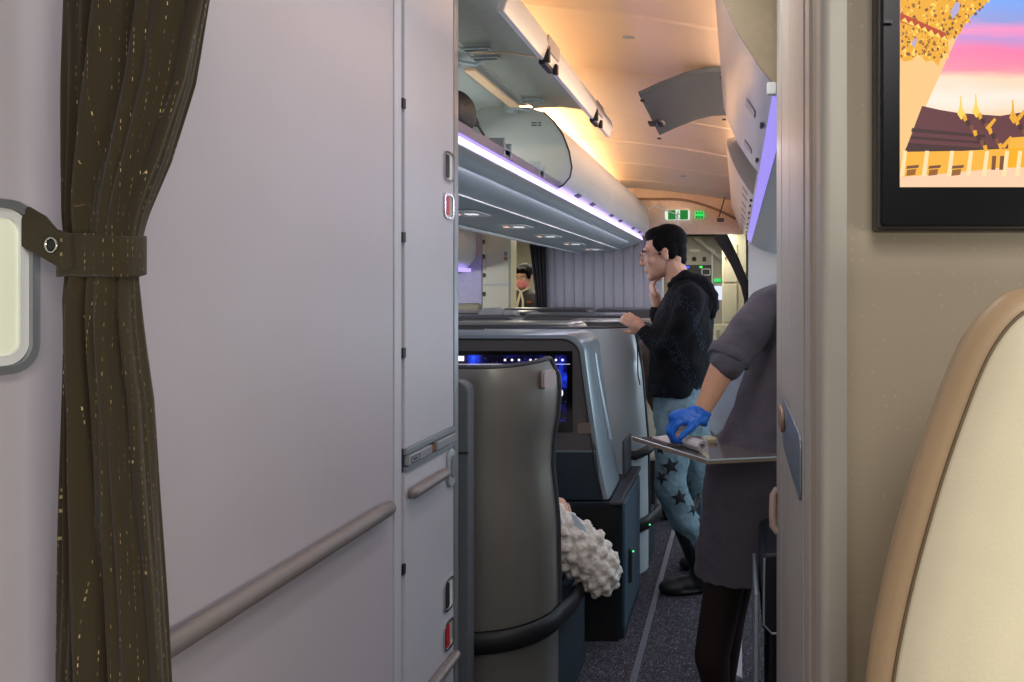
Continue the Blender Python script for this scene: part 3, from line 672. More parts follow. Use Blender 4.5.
fg.cap([HP(678, 213, .034), HP(677.3, 216, .034)], [.006, .005], 8).cap([HP(677.3, 216, .034), HP(679.6, 219, .034)], [.004, .003], 6).cap([HP(677.3, 216, .034), HP(675.9, 219, .034)], [.004, .003], 6).cap([HP(678, 213, .034), HP(680, 215, .034)], [.003, .003], 6)
build(fg, 'running_figure', g, ex)
sg = thing('seat_sign', 'small glowing green sign with three figures right of the exit sign', 'sign', HP(700, 215, .03))
c = HP(699.5, 215, 0)
build(MB().slab((c.x, YH, c.z), X_, Z_, 0.088, 0.07, 0.012, 0.02), 'sign_housing', emis('glow_green', (40, 215, 90), 1.2), sg)
fg = MB()
for k in range(3):
    fg.box(HP(696.2+k*2.6, 212, .021), HP(697.5+k*2.6, 214, .023)).box(HP(695.9+k*2.6, 216, .021), HP(697.8+k*2.6, 218.5, .023))
build(fg, 'sign_figures', emis('deep_green', (0, 110, 40), 1), sg, smooth=False)
# pelmet cable by the header
tag(build(MB().tube([P(648, 209, 6.9), P(655, 206, 6.9), P(665, 210, 6.9), P(676, 214, 6.9), P(679, 226, 6.9)], 0.006, 6), 'ceiling_bracket', M_white), 'thin white bent bracket arm hanging left of the exit sign', 'bracket')
tag(build(MB().tube([P(719, 217, 7.1), P(724, 200, 7.1), P(727, 190, 7.1)], 0.006, 6).box(P(717, 218, 7.1), P(724, 222, 7.15)), 'ceiling_bracket', M_dark), 'dark bracket at the right end of the arched header', 'bracket')

# ------------------------------------------------------------ far end: pleated curtain, monument, opening
pc = MB(); n = 264; front = []
for i in range(n+1):
    x = -1.85+1.13*i/n; ph = (i % 22)/22.0
    y = 7.30-0.030*(math.sin(PI*ph)**0.35)
    front.append((x, y))
pc.add([(x, y, 0.02) for x, y in front]+[(x, y, 1.86) for x, y in front], [(i, i+1, n+2+i, n+1+i) for i in range(n)])
o = build(pc, 'partition_curtain', mat('pale_grey_curtain', (168, 166, 176), 0.8, 0, 0.03, 30, 0.1, 300), None, solid=0.004, ang=50)
tag(o, 'pale grey pleated partition curtain closing the far end above the seats', 'curtain')
dc = MB(); front = []
for i in range(41):
    a = i/40.0; front.append((-1.96+0.13*a, 7.24-0.02*math.sin(a*PI*7)))
vs = []
for z, f, s_ in ((0.02, 1, 0.02), (1.0, 0.62, 0.03), (1.35, 0.7, 0.02), (1.86, 1.05, -0.02)):
    vs += [(-1.90+(x+1.90)*f+s_, y, z) for x, y in front]
dc.add(vs, [(r*41+i, r*41+i+1, r*41+42+i, r*41+41+i) for r in range(3) for i in range(40)])
tag(build(dc, 'partition_curtain', mat('near_black_curtain', (34, 30, 34), 0.85, 0, 0.1, 30, 0.1, 300), None, solid=0.01, ang=60), 'narrow near-black curtain gathered beside the masked attendant', 'curtain')
mo = thing('galley_cabinet', 'cream cabinet with a horizontal seam left of the masked attendant', 'cabinet', (-2.30, 7.4, 0))
build(MB().box((-2.44, 7.26, 0), (-2.17, 7.44, 2.06)), 'cabinet_body', M_cream, mo, smooth=False)
a_ = P(482, 0, 7.25).x; 
build(MB().box((-2.40, 7.247, 0.05), (-2.185, 7.26, 1.42)), 'door', M_cream, mo, smooth=False, bevel=0.003)
build(MB().box((-2.40, 7.247, 1.44), (-2.185, 7.26, 2.03)), 'door', M_cream, mo, smooth=False, bevel=0.003)
build(MB().box((-2.44, 7.25, 1.42), (-2.17, 7.262, 1.44)), 'seam', M_post, mo, smooth=False)
for z in (1.84, 1.70, 1.52, 1.34): build(MB().box((-2.43, 7.24, z-.02), (-2.42, 7.262, z+.02)), 'hinge', M_black, mo, smooth=False)
for z, m_ in ((1.725, M_rail), (1.68, mat('rose_latch', (170, 110, 90), .4))): build(MB().slab((-2.215, 7.25, z), X_, Z_, .03, .035, .006, .006), 'latch', m_, mo)
struct(build(MB().box((-4.34, 7.26, 0), (-2.45, 7.34, 2.3)), 'wall_rear_left', mat('lilac_wall', (178, 172, 192), 0.5, bump=0.02), None, smooth=False))
struct(build(MB().box((0.10, 7.26, 0), (1.3, 7.34, 2.3)), 'wall_rear_right', M_bin, None, smooth=False))
struct(build(MB().box((-4.34, 7.27, 1.90), (-0.72, 7.33, 2.45)), 'wall_header_centre', M_ceil, None, smooth=False))
struct(build(MB().box((-4.4, 10.4, 0), (1.4, 10.45, 2.1)), 'wall_back', M_cream, None, smooth=False))
fb = thing('overhead_bin', 'small rounded outboard bin with a violet light beyond the closet, far left', 'overhead bin', (-2.8, 6.9, 1.55))
prf = [(-3.3, 1.55), (-2.72, 1.52), (-2.58, 1.58), (-2.50, 1.68), (-2.49, 1.80), (-2.50, 1.93), (-3.3, 1.95)]
build(MB().prism([(x, 6.3, z) for x, z in prf], (0, 0.93, 0)), 'bin_body', M_bin, fb, ang=35)
build(MB().box((-2.62, 6.28, 1.655), (-2.50, 6.30, 1.69)).box((-2.60, 6.3, 1.55), (-2.53, 7.2, 1.585)), 'light_tube', emis('violet_strip2', (170, 150, 255), 1.6), fb, smooth=False)
# galley seen down the aisle
gu = thing('galley_unit', 'grey galley wall with dark equipment panel at the end of the aisle', 'galley', (-0.5, 9.3, 0))
YG = 9.2
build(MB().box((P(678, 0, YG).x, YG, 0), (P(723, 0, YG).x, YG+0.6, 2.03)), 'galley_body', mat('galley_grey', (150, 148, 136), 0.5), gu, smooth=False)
def GP(px, py, off=0): return P(px, py, YG-off)
build(MB().box(GP(685, 265, .002), GP(711.5, 292, .02)), 'equipment_panel', M_black, gu, smooth=False)
build(MB().ell(GP(694, 259, .005), (0.028, 0.01, 0.028)), 'round_speaker', M_black, gu)
build(MB().box(GP(702.5, 257, .001), GP(706, 261.5, .012)), 'small_socket', M_black, gu, smooth=False)
build(MB().slab(GP(695, 250.5), X_, Z_, 0.13, 0.03, 0.01, 0.006), 'placard', M_post, gu)
build(MB().box(GP(686, 266, .021), GP(689.5, 268, .025)), 'blue_indicator', emis('blue_led', (50, 70, 255), 1.6), gu, smooth=False)
build(MB().box(GP(699.5, 266, .021), GP(702.5, 268, .025)), 'green_indicator', emis('green_led', (50, 220, 90), 1.6), gu, smooth=False)
build(MB().ringslab(GP(706, 272, .022), X_, Z_, 0.11, 0.085, 0.012, 0.012, 0.008), 'oven_handle', M_psu, gu)
build(MB().box(GP(692, 275, .021), GP(699, 281, .024)), 'display', mat('dim_display', (70, 74, 72), 0.3), gu, smooth=False)
build(MB().box(GP(711.5, 252, .001), GP(713, 330, .014)), 'edge_strip', M_bin, gu, smooth=False)
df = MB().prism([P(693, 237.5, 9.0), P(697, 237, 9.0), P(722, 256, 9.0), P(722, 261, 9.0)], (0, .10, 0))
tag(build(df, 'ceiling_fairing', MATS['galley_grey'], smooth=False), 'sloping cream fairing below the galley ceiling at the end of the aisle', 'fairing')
gc = thing('galley_cabinet', 'tall cream cabinet with a handle on the right of the far galley aisle', 'cabinet', (-0.05, 8.3, 0))
YC = 8.0
def CP(px, py, off=0): return P(px, py, YC-off)
build(MB().box((CP(722, 0).x, YC, 0), (CP(746, 0).x, YC+0.7, 2.05)), 'cabinet_body', M_cream, gc, smooth=False)
build(MB().box(CP(723, 244, .001), CP(737, 282, .012)), 'door', M_cream, gc, smooth=False, bevel=.003)
build(MB().box(CP(723, 284, .001), CP(737, 322, .012)), 'door', M_cream, gc, smooth=False, bevel=.003)
dlow = build(MB().box(CP(705, 324, .001), CP(737, 420, .012)), 'door', M_cream, gc, smooth=False, bevel=.003)
sub(build(MB().ringslab(CP(718, 334, .02), X_, Z_, 0.03, 0.085, 0.008, 0.006, 0.012), 'handle', M_chrome), dlow)
for py, m_ in ((252, M_rail), (258, mat('rose_latch', (170, 110, 90), .4))): build(MB().slab(CP(725.5, py, .012), X_, Z_, .02, .03, .005, .006), 'latch', m_, gc)
es = thing('exit_sign', 'small green lit sign above the bright counter in the far galley', 'sign', P(717, 280, 9.0))
build(MB().box(P(714, 278.5, 9.17), P(721, 282, 9.205)), 'sign_face', emis('small_green', (30, 190, 90), 1.4), es, smooth=False)
build(MB().box(P(713.5, 286, 9.18), P(722, 300, 9.205)), 'lit_counter_panel', emis('lit_counter', (225, 235, 255), 1.0), es, smooth=False)
cl2 = thing('ceiling_light', 'row of white ceiling lamps just beyond the arched header', 'ceiling light', P(690, 227, 7.6))
build(MB().slab(P(690.5, 226, 7.62), X_, -Y_, 0.21, 0.28, 0.03, 0.012), 'lamp_housing', M_bin, cl2)
for px in (686, 690.5, 698): sub_ = build(MB().slab(P(px, 226.6, 7.62)+Vector((0, -.02, -.013)), X_, -Y_, 0.032, 0.2, 0.01, 0.003), 'lamp_lens', emis('lamp_lens', (235, 240, 255), 1.6), cl2)
# dark swag curtain at the right end of the aisle
sw = MB(); pth = [P(719, 233, 7.42), P(726, 245, 7.42), P(735, 262, 7.42), P(745, 285, 7.42), P(748, 300, 7.42), P(747, 340, 7.42), P(748, 431, 7.42)]
sw.tube(pth, [0.07, 0.06, 0.05, 0.046, 0.04, 0.045, 0.05], 14, flat=0.5, up=(0, 1, 0))
tag(build(sw, 'curtain', MATS['near_black_curtain'], ang=70), 'dark curtain swept diagonally aside at the right end of the aisle', 'curtain')

# ------------------------------------------------------------ floor seat rails
for px0, lbl in ((-0.37, 'left'), (0.003, 'right')):
    o = build(MB().box((px0-0.012, 2.1, 0.001), (px0+0.012, 7.2, 0.004)), 'floor_rail', mat('rail_metal', (130, 130, 142), 0.35, 0.6), None, smooth=False)
    tag(o, 'metal seat rail cover strip on the carpet, %s side of the aisle' % lbl, 'floor rail')

# ------------------------------------------------------------ seat shells
def lerp(a, b, t): return a+(b-a)*t
def pw(pts, x):
    for (a, va), (b, vb) in zip(pts, pts[1:]):
        if a <= x <= b: return lerp(va, vb, (x-a)/(b-a) if b > a else 0)
    return pts[0][1] if x < pts[0][0] else pts[-1][1]
def shell_seat(name, label, x0, xr, yf, ztop, right=None, depth=0.62, smat=M_silver, rise=0.012, bump_z=0.36, bend=0.14, detail=True, group=None, wrap=0.20):
    """a seat seen from behind: curved shell facing the camera that wraps round to the aisle side"""
    t = thing(name, label, 'seat', ((x0+xr)/2, yf+depth/2, 0), group)
    right = right or [(0, 0), (0.4, 0.0), (0.75, 0.0), (1.0, 0.0)]
    zb = bump_z+0.03
    def surf(off, zlo, zhi, u0=0, nu=36, nv=24):
        g = []
        for j in range(nv+1):
            row = []
            for i in range(nu+1):
                u = i/nu
                zt = zhi + (rise*max(0, (u-0.78)/0.22)**1.5 if zhi > 0.9 else 0) - (0.03*max(0, (u-0.93)/0.07)**3 if zhi > 0.9 else 0)
                z = lerp(zlo, zt, j/nv); v = (z-zlo)/(zt-zlo)
                XR = xr + (pw(right, v) if zhi > 0.9 else 0)
                # plan: flat run then a bend away from the camera
                k = 0.66
                if u < k: x = lerp(x0, x0+(XR-x0)*0.70, u/k); y = yf+0.012*(1-u/k)**2
                else:
                    s = (u-k)/(1-k); x = x0+(XR-x0)*(0.70+0.30*math.sin(s*PI/2)); y = yf+wrap*(1-math.cos(s*PI/2))*1.0
                row.append(Vector((x, y+off, z)))
            g.append(row)
        return g
    g = surf(0, zb, ztop)
    back = [[p+Vector((-0.012, 0.028, 0)) for p in r] for r in g]
    mb = MB(); nu = len(g[0])
    rings = [r+b[::-1] for r, b in zip(g, back)]
    mb.loft(rings)
    sh = build(mb, 'shell', smat, t, ang=50)
    rimp = [p+Vector((0, 0.012, 0.004)) for p in g[-1]]+[r[-1]+Vector((0.002, 0.012, 0)) for r in g[::-1][1:]]
    build(MB().tube(rimp, 0.008, 8), 'rim_trim', M_dark, t)
    # bumper that continues along the side
    gb = surf(-0.012, bump_z-0.035, bump_z+0.035)[0]
    mid = [Vector((p.x+ (0.008 if i > nu*0.7 else 0), p.y, bump_z)) for i, p in enumerate(gb)]
    mid += [Vector((xr+0.03, yf+wrap+0.08, bump_z)), Vector((xr+0.035, yf+depth*0.75, bump_z+0.0))]
    build(MB().tube(mid, 0.017, 12, flat=1.9, up=(0, 0, 1)), 'bumper', M_black, t)
    gl = surf(0.01, 0.0, bump_z)
    backl = [[p+Vector((-0.012, 0.028, 0)) for p in r] for r in gl]
    build(MB().loft([r+b[::-1] for r, b in zip(gl, backl)]), 'lower_shell', smat, t, ang=50)
    # side console and hidden seat
    build(MB().box((xr-0.05, yf+wrap, 0), (xr+0.0, yf+depth, bump_z)), 'side_console', M_teal, t, bevel=0.006)
    build(MB().box((x0+0.0, yf+0.12, 0.12), (xr-0.06, yf+depth, 0.42)), 'seat_cushion', M_navy, t, bevel=0.03)
    build(MB().box((x0+0.0, yf+0.05, 0.42), (xr-0.20, yf+0.16, ztop-0.06)), 'backrest', M_navy, t, bevel=0.03)
    return t, g
# nearest seat
R1 = [(0, 0.0), (0.35, -0.004), (0.58, -0.022), (0.68, -0.020), (0.80, -0.006), (0.90, 0.0), (0.96, -0.004), (1.0, -0.02)]
s1, g1 = shell_seat('business_seat', 'nearest silver seat shell with black bumper, beside the closet door', -1.25, -0.568, 2.20, 1.150, right=R1, rise=0.020)
c = P(553.5, 373, 2.27); 
o = build(MB().slab((-0.583, 2.318, 1.108), Vector((0.35, 0.94, 0)), Vector((0.0, 0.0, 1)), 0.06, 0.055, 0.012, 0.012), 'seat_number_plate', mat('rose_plate', (170, 150, 146), 0.4), s1)
pl = MB()
for k in range(4): pl.box((-0.5545+0.001, 2.317+0.01*k, 1.097), (-0.538, 2.321+0.01*k, 1.130))
# dark side panel at the closet edge
o = build(MB().slab((-0.78, 2.09, 0.565), X_, Z_, 0.075, 1.13, 0.035, -0.05), 'partition_edge', mat('mid_grey_edge', (96, 100, 104), .5), None, bevel=0.004)
tag(o, 'narrow charcoal partition with rounded top between closet and silver seat shell', 'partition')
build(MB().box((-0.815, 2.088, 0.93), (-0.7425, 2.092, 0.934)), 'seam', M_black, o, smooth=False)

def monitor_seat(label, x0, yf, ztop, depth=0.42, right_px=None, detail=True, smat=M_silver2, group=None, xr=-0.60, xb=-0.51, zc=0.55):
    smat = mat('grey_blue_pod', (132, 145, 152), .34, .35, .03, 5, .02, 900)
    t = thing('monitor_console', label, 'seat console', ((x0+xr)/2, yf+depth/2, 0), group)
    def outline(y, ins=0, dz=0):
        pts = [(x0+ins, zc+ins), ]
        pts = [Vector((x0+ins, y, zc+dz+0.003))]
        pts.append(Vector((x0+ins, y, ztop-ins)))
        R = 0.075
        for i in range(9):
            a = PI/2*(1-i/8); pts.append(Vector((xr-ins-R+R*math.cos(a), y, ztop-ins-R+R*math.sin(a))))
        for v in (0.75, 0.5, 0.25, 0.0):
            pts.append(Vector((lerp(xb, xr, v**0.8)-ins, y, lerp(zc+dz+0.003, ztop-R-ins, v))))
        return pts
    body = MB().loft([outline(yf+0.0, 0.02), outline(yf+0.004, 0.006), outline(yf+0.02, 0.0), outline(yf+depth*0.7, 0.0), outline(yf+depth, 0.03)])
    build(body, 'pod_shell', smat, t, ang=35)
    zsplit = 1.38-160*3.0/760
    fp = outline(yf-0.002, 0.022); fp = [p for p in fp]
    low = []
    for p in fp:
        q = p.copy(); 
        if q.z < zc+0.2: q.z = zc+0.20; q.x = min(q.x, lerp(xb, xr, 0.3)-0.022) if q.x > x0+0.1 else q.x
        low.append(q)
    build(MB().prism(low, (0, -0.006, 0)), 'monitor_panel', M_face, t, bevel=0.002)
    edge_l = [p+Vector((0, -0.006, 0)) for p in fp[1:]]
    build(MB().tube(edge_l, 0.004, 6), 'panel_gasket', M_black, t)
    lp = [Vector((x0+0.02, yf-0.001, zc+0.003)), Vector((x0+0.02, yf-0.001, zc+0.19)), Vector((lerp(xb, xr, .3)-0.024, yf-0.001, zc+0.19)), Vector((xb-0.025, yf-0.001, zc+0.003))]
    build(MB().prism(lp, (0, -0.004, 0)), 'lower_panel', M_teal, t, smooth=False)
    if detail:
        gr = [Vector((lerp(xb, xr, v)+0.002, yf+0.17+0.03*v, lerp(zc+0.25, ztop-0.13, v))) for v in (0, .25, .5, .75, 1)]
        gr = [Vector((xr+0.004+ (1-v)**1.4*0.052, yf+0.16+0.05*(1-v), lerp(zc+0.20, ztop-0.09, v))) for v in (0, .2, .4, .6, .8, 1)]
        build(MB().tube(gr, [.012, .015, .014, .013, .011, .007], 10), 'grab_handle', mat('pale_handle', (165, 178, 188), 0.3, 0.4), t)
    return t
mc = monitor_seat('monitor console behind the nearest silver seat, lit blue starry screen', -1.40, 3.0, 1.208)
def MP(px, py, off=0): return P(px, py, 2.99-off)
scx0, scx1 = MP(380, 0).x, MP(572.5, 0).x; scz0, scz1 = MP(0, 432).z, MP(0, 351).z
build(MB().slab(((scx0+scx1)/2, 2.992, (scz0+scz1)/2), X_, Z_, scx1-scx0, scz1-scz0, 0.006, 0.006), 'screen_bezel', mat('screen_black', (4, 4, 6), 0.15, bump=0), mc)
def star_mat():
    m = bpy.data.materials.new('starry_screen'); m.use_nodes = True; nt = m.node_tree; b = nt.nodes['Principled BSDF']
    b.inputs['Base Color'].default_value = (0, 0, 0, 1); b.inputs['Roughness'].default_value = .2
    tc = nt.nodes.new('ShaderNodeTexCoord')
    n = nt.nodes.new('ShaderNodeTexNoise'); n.inputs['Scale'].default_value = 9; n.inputs['Detail'].default_value = 6; n.inputs['Distortion'].default_value = 0.6
    nt.links.new(tc.outputs['Object'], n.inputs['Vector'])
    r = nt.nodes.new('ShaderNodeValToRGB'); el = r.color_ramp.elements
    el[0].position = .48; el[0].color = col(4, 4, 18); el[1].position = .80; el[1].color = col(90, 150, 255)
    e = el.new(.57); e.color = col(14, 16, 90); e = el.new(.67); e.color = col(30, 60, 220)
    nt.links.new(n.outputs['Fac'], r.inputs['Fac'])
    v = nt.nodes.new('ShaderNodeTexVoronoi'); v.inputs['Scale'].default_value = 110; nt.links.new(tc.outputs['Object'], v.inputs['Vector'])
    l = nt.nodes.new('ShaderNodeMath'); l.operation = 'LESS_THAN'; l.inputs[1].default_value = 0.10; nt.links.new(v.outputs['Distance'], l.inputs[0])
    mx = nt.nodes.new('ShaderNodeMix'); mx.data_type = 'RGBA'; mx.inputs['B'].default_value = col(150, 150, 255)
    nt.links.new(l.outputs[0], mx.inputs['Factor']); nt.links.new(r.outputs['Color'], mx.inputs['A'])
    nt.links.new(mx.outputs['Result'], b.inputs['Emission Color']); b.inputs['Emission Strength'].default_value = 1.2
    return m
sc_ = build(MB().box(MP(384, 355, .005), MP(567, 422, .006)), 'screen_picture', star_mat(), mc, smooth=False)
ic = MB()
for px in (505, 512, 519, 530.5, 536, 556, 562.5):
    c = MP(px, 360, .008); ic.slab(c, X_, Z_, 0.009, 0.009, 0.004, 0.0005)
ic.box(MP(440, 356, .007), MP(464, 361, .008)).box(MP(440, 364, .007), MP(570, 364.3, .008))
c = MP(561, 393, .008); ic.ell(c, (.008, .001, .014))
sub(build(ic, 'menu_icons', emis('icon_white', (250, 245, 255), 1.3)), sc_)
build(MB().slab(MP(584.5, 428, .001), X_, Z_, 0.052, 0.044, 0.008, 0.004), 'latch_plate', mat('brown_plate', (112, 98, 88), 0.4), mc)
build(MB().box(MP(553, 436, .0), MP(558, 438, .003)), 'jack_socket', M_black, mc, smooth=False)
# armrest console on the aisle in front of it
ac = thing('side_console', 'dark blue side console on the aisle below the monitor', 'side console', (-0.6, 3.2, 0))
build(MB().box((-1.3, 3.005, 0.0), (-0.45, 3.46, 0.545)), 'console_body', M_teal, ac, bevel=0.006)
build(MB().prism([(-0.503, 2.97, 0.535), (-0.452, 2.97, 0.535), (-0.45, 3.0, 0.560), (-0.442, 3.47, 0.560), (-0.503, 3.47, 0.560)], (0, 0, 0.018)), 'armrest_cap', M_dark, ac, bevel=0.006)
build(MB().box((-0.456, 2.99, 0.05), (-0.444, 3.44, 0.54)), 'side_panel', mat('blue_grey_side', (70, 92, 106), 0.35, 0.3), ac, bevel=0.003)
build(MB().box((-1.3, 2.985, 0.0), (-0.47, 3.003, 0.53)), 'footwell_shade_sheet', M_black, ac, smooth=False)  # flat black sheet standing in for the shaded gap of the footwell
build(MB().box((-0.500, 3.28, 0.575), (-0.485, 3.46, 0.73)), 'end_wing', M_dark, ac, bevel=0.006)
build(MB().cap([(-0.44, 3.09, 0.20), (-0.44, 3.09, 0.32)], [0.010, 0.010]), 'foot_latch', M_black, ac)
build(MB().ell((-0.441, 3.2, 0.28), (.004, .004, .004)), 'indicator_light', emis('green_dot', (90, 255, 140), 1.5), ac)
# seat the man leans on
s3, g3 = shell_seat('business_seat', 'blue silver seat shell the standing man rests his hand on', -1.20, -0.445, 3.60, 1.195, right=[(0, .0), (.4, -.005), (.8, -.035), (.95, -.06), (1, -.075)], depth=0.45, smat=mat('pale_silver_shell', (196, 208, 212), .34, .15, .02, 5, .02, 900), bump_z=0.24, wrap=0.18, rise=0)
b3 = [Vector((-0.55, 3.66, 0.59)), Vector((-0.49, 3.62, 0.59)), Vector((-0.44, 3.70, 0.60)), Vector((-0.425, 3.85, 0.60))]
build(MB().tube(b3, 0.022, 10, flat=1.0, up=(0, 0, 1)), 'upper_bumper', M_black, s3)
build(MB().ell((-0.425, 3.66, 0.25), (.004, .004, .004)), 'indicator_light', emis('green_dot', (90, 255, 140), 1.5), s3)
# rows behind, only their tops show
back = [
 ('monitor', -1.62, -0.86, 4.1, 1.205, 'silver topped console in the row behind the lit screen'),
 ('monitor', -1.09, -0.50, 4.72, 1.195, 'dark faced console behind the shell the man touches'),
 ('shell', -1.52, -0.78, 5.34, 1.215, 'grey seat shell with rounded left corner, third row of centre seats'),
 ('shell', -2.10, -1.56, 5.3, 1.20, 'grey seat shell left of the centre rows, behind the silver topped console'),
 ('monitor', -2.3, -1.60, 5.92, 1.215, 'low grey console at the far left of the centre rows'),
 ('shell', -1.20, -0.58, 6.3, 1.23, 'farthest grey seat shell in front of the pleated curtain'),
 ('shell', -2.05, -1.27, 6.55, 1.225, 'dark grey seat shell in front of the cream cabinet and the black curtain'),
]
for kind, xa, xb_, y, zt_, lb in back:
    t = thing('business_seat', lb, 'seat', ((xa+xb_)/2, y+.25, 0), 'seat shells in the rows behind')
    def ol(yy, ins, zt_=zt_, xa=xa, xb_=xb_):
        R = 0.055; pts = [Vector((xa+ins, yy, 0.0)), ]
        for i in range(7):
            a = PI-PI/2*i/6; pts.append(Vector((xa+ins+R+R*math.cos(a), yy, zt_-ins-R+R*math.sin(a))))
        for i in range(7):
            a = PI/2-PI/2*i/6; pts.append(Vector((xb_-ins-R+R*math.cos(a), yy, zt_-ins-R+R*math.sin(a))))
        pts.append(Vector((xb_-ins, yy, 0.0))); return pts
    dp = 0.26
    build(MB().loft([ol(y, .014), ol(y+.006, .004), ol(y+.02, 0), ol(y+dp, 0), ol(y+dp+.03, .02)]), 'shell', M_silver if kind == 'monitor' else mat('mid_grey_shell', (98, 98, 102), .4, .4), t, ang=35)
    build(MB().prism(ol(y-.001, .016), (0, -.005, 0)), 'face_panel', M_face, t, smooth=False)
    build(MB().tube([p+Vector((0, -.004, 0)) for p in ol(y, .018)[1:-1]], .005, 6), 'rim_trim', M_dark, t)
    build(MB().box((xa+.05, y+dp+.04, .1), (xb_-.05, y+dp+.24, .45)), 'seat_cushion', M_navy, t, bevel=.02)
# headrests / covers between the rows
for k, (px, py, d, lb, m_) in enumerate(((472, 308, 6.6, 'beige padded headrest at the far left in front of the lilac wall', mat('beige_pad', (160, 154, 128), .6)),
                               )):
    c = P(px, py, d)
    t = thing('headrest', lb, 'headrest', (c.x, c.y, 0))
    build(MB().cap([c+Vector((-.20, 0, 0)), c+Vector((.05, 0, 0.004))], [.04, .04]), 'pad', m_, t)
    build(MB().box((c.x-.22, d-.02, 0), (c.x+.06, d+.05, c.z-.03)), 'headrest_support', M_dark, t, bevel=.01)
for x_, lb in ((-1.75, 'light grey folded pillow on the seats left of the silver topped consoles'), (-1.62, 'small grey cloth lying right of the light grey pillow')):
    k_ = 1 if x_ < -1.7 else .45
    o = build(MB().prism([(x_-.09*k_, 5.36, 1.201), (x_-.06*k_, 5.36, 1.25-(.02 if k_ < 1 else 0)), (x_+.02, 5.36, 1.255-(.02 if k_ < 1 else 0)), (x_+.08*k_, 5.36, 1.22), (x_+.09*k_, 5.36, 1.201)], (0, .16, 0)), 'pillow' if k_ == 1 else 'cloth', mat('pillow_grey', (150, 150, 152), .7), None, bevel=.006)
    tag(o, lb, 'pillow' if k_ == 1 else 'cloth')
# right-hand seat across the aisle, dark
rs = thing('business_seat', 'dark seat console right of the near attendant, just beyond the jamb', 'seat', (0.3, 2.0, 0))
build(MB().slab((0.30, 1.90, 0.62), X_, Z_, 0.48, 0.20, 0.02, -0.30), 'armrest_pad', M_navy, rs, bevel=0.008)
build(MB().box((0.075, 1.92, 0.0), (0.5, 2.2, 0.53)), 'console_body', M_black, rs, bevel=0.01)
build(MB().box((0.042, 1.905, 0.10), (0.052, 2.2, 0.62)), 'side_panel', M_silver2, rs, bevel=0.004)
build(MB().tube([(0.066, 1.896, 0.71), (0.064, 1.896, 0.545), (0.085, 1.896, 0.523), (0.45, 1.896, 0.52)], 0.003, 6), 'edge_piping', M_silver2, rs)

# ------------------------------------------------------------ people
def frame(fwd, up=(0, 0, 1)):
    f = Vector(fwd).normalized(); u = Vector(up); r = f.cross(u).normalized(); u = r.cross(f).normalized()
    return Matrix((r, f, u)).transposed()     # columns: right, forward, up
def head_mesh(mb, c, M, s=1.0):
    c = Vector(c)
    def L(x, y, z): return c + M @ (Vector((x, y, z))*s)
    def E(x, y, z, a, b, d): mb.ell(L(x, y, z), (a*s, b*s, d*s), M, 20, 14)
    E(0, -.012, .032, .073, .092, .082); E(0, .034, -.025, .058, .062, .085); E(0, .045, -.07, .046, .045, .042)
    E(0, .072, -.098, .024, .022, .02); E(0, .072, .028, .05, .022, .018); E(0, -.055, -.02, .055, .045, .06)
    mb.cap([L(0, .086, .014), L(0, .100, -.012), L(0, .109, -.030)], [.010*s, .011*s, .012*s], 10)
    for q in (-1, 1):
        E(q*.011, .099, -.034, .008, .01, .007); E(q*.074, -.008, -.008, .008, .016, .03); E(q*.078, -.014, .008, .006, .012, .014)
        E(q*.04, .062, -.022, .022, .024, .022)
    mb.cap([L(-.018, .091, -.058), L(0, .098, -.056), L(.018, .091, -.058)], [.005*s, .0065*s, .005*s], 8)
    mb.cap([L(-.015, .088, -.068), L(0, .095, -.069), L(.015, .088, -.068)], [.006*s, .0075*s, .006*s], 8)
    return L
def eyes(L, M, par, s=1.0):
    for q in (-1, 1):
        e = build(MB().ell(L(q*.031, .077, .0), (.013*s, .012*s, .009*s), M), 'eye', mat('eye_white', (220, 215, 210), .3), None); sub(e, par)
        e2 = build(MB().ell(L(q*.031, .086, .0), (.006*s, .004*s, .006*s), M), 'iris', mat('dark_iris', (20, 14, 12), .2), None); sub(e2, par)
        e3 = build(MB().cap([L(q*.016, .094, .022), L(q*.032, .093, .028), L(q*.048, .082, .022)], [.003*s]*3, 6), 'eyebrow', M_hair, None); sub(e3, par)
def hand_mesh(mb, wrist, dirv, normal, side=1, curl=0.4, s=1.0, spread=1.0, thumb=1.0, back=.02):
    """dirv along the fingers, normal out of the back of the hand, side = which side the thumb is on"""
    wrist = Vector(wrist); d = Vector(dirv).normalized(); nn = Vector(normal); nn = (nn-d*nn.dot(d)).normalized(); l = d.cross(nn)*side
    M = Matrix((l, d, nn)).transposed()
    def L(x, y, z): return wrist+M @ (Vector((x, y, z))*s)
    mb.ell(L(0, .045, 0), (.040*s, .050*s, .014*s), M, 16, 10); mb.ell(L(.012, .03, -.004), (.026*s, .036*s, .016*s), M, 14, 8)
    mb.cap([L(0, -back, 0), L(0, .03, 0)], [.026*s, .027*s], 12)
    for k, (x, ln) in enumerate(((.028, .072), (.0095, .080), (-.0095, .074), (-.027, .058))):
        p = L(x, .082-(.006 if k in (0, 3) else 0), 0); pts = [L(x*.8, .05, 0), p]; ang = 0.0
        for q, f in enumerate((.42, .33, .25)):
            ang += curl*(0.8 if q == 0 else 1.0)
            dv = M @ Vector((x*spread*1.6, math.cos(ang), -math.sin(ang)))
            p = p+dv.normalized()*ln*f*s; pts.append(p)
        r = .0088 if k < 3 else .0078
        mb.cap(pts, [r*s*1.05, r*s*1.05, r*s, r*s*.93, r*s*.82], 10)
    mb.cap([L(.022, .012, -.004), L(.045, .035, -.010*thumb-.002), L(.056, .058, -.018*thumb), L(.058, .080, -.028*thumb)], [.014*s, .0115*s, .010*s, .0085*s], 10)
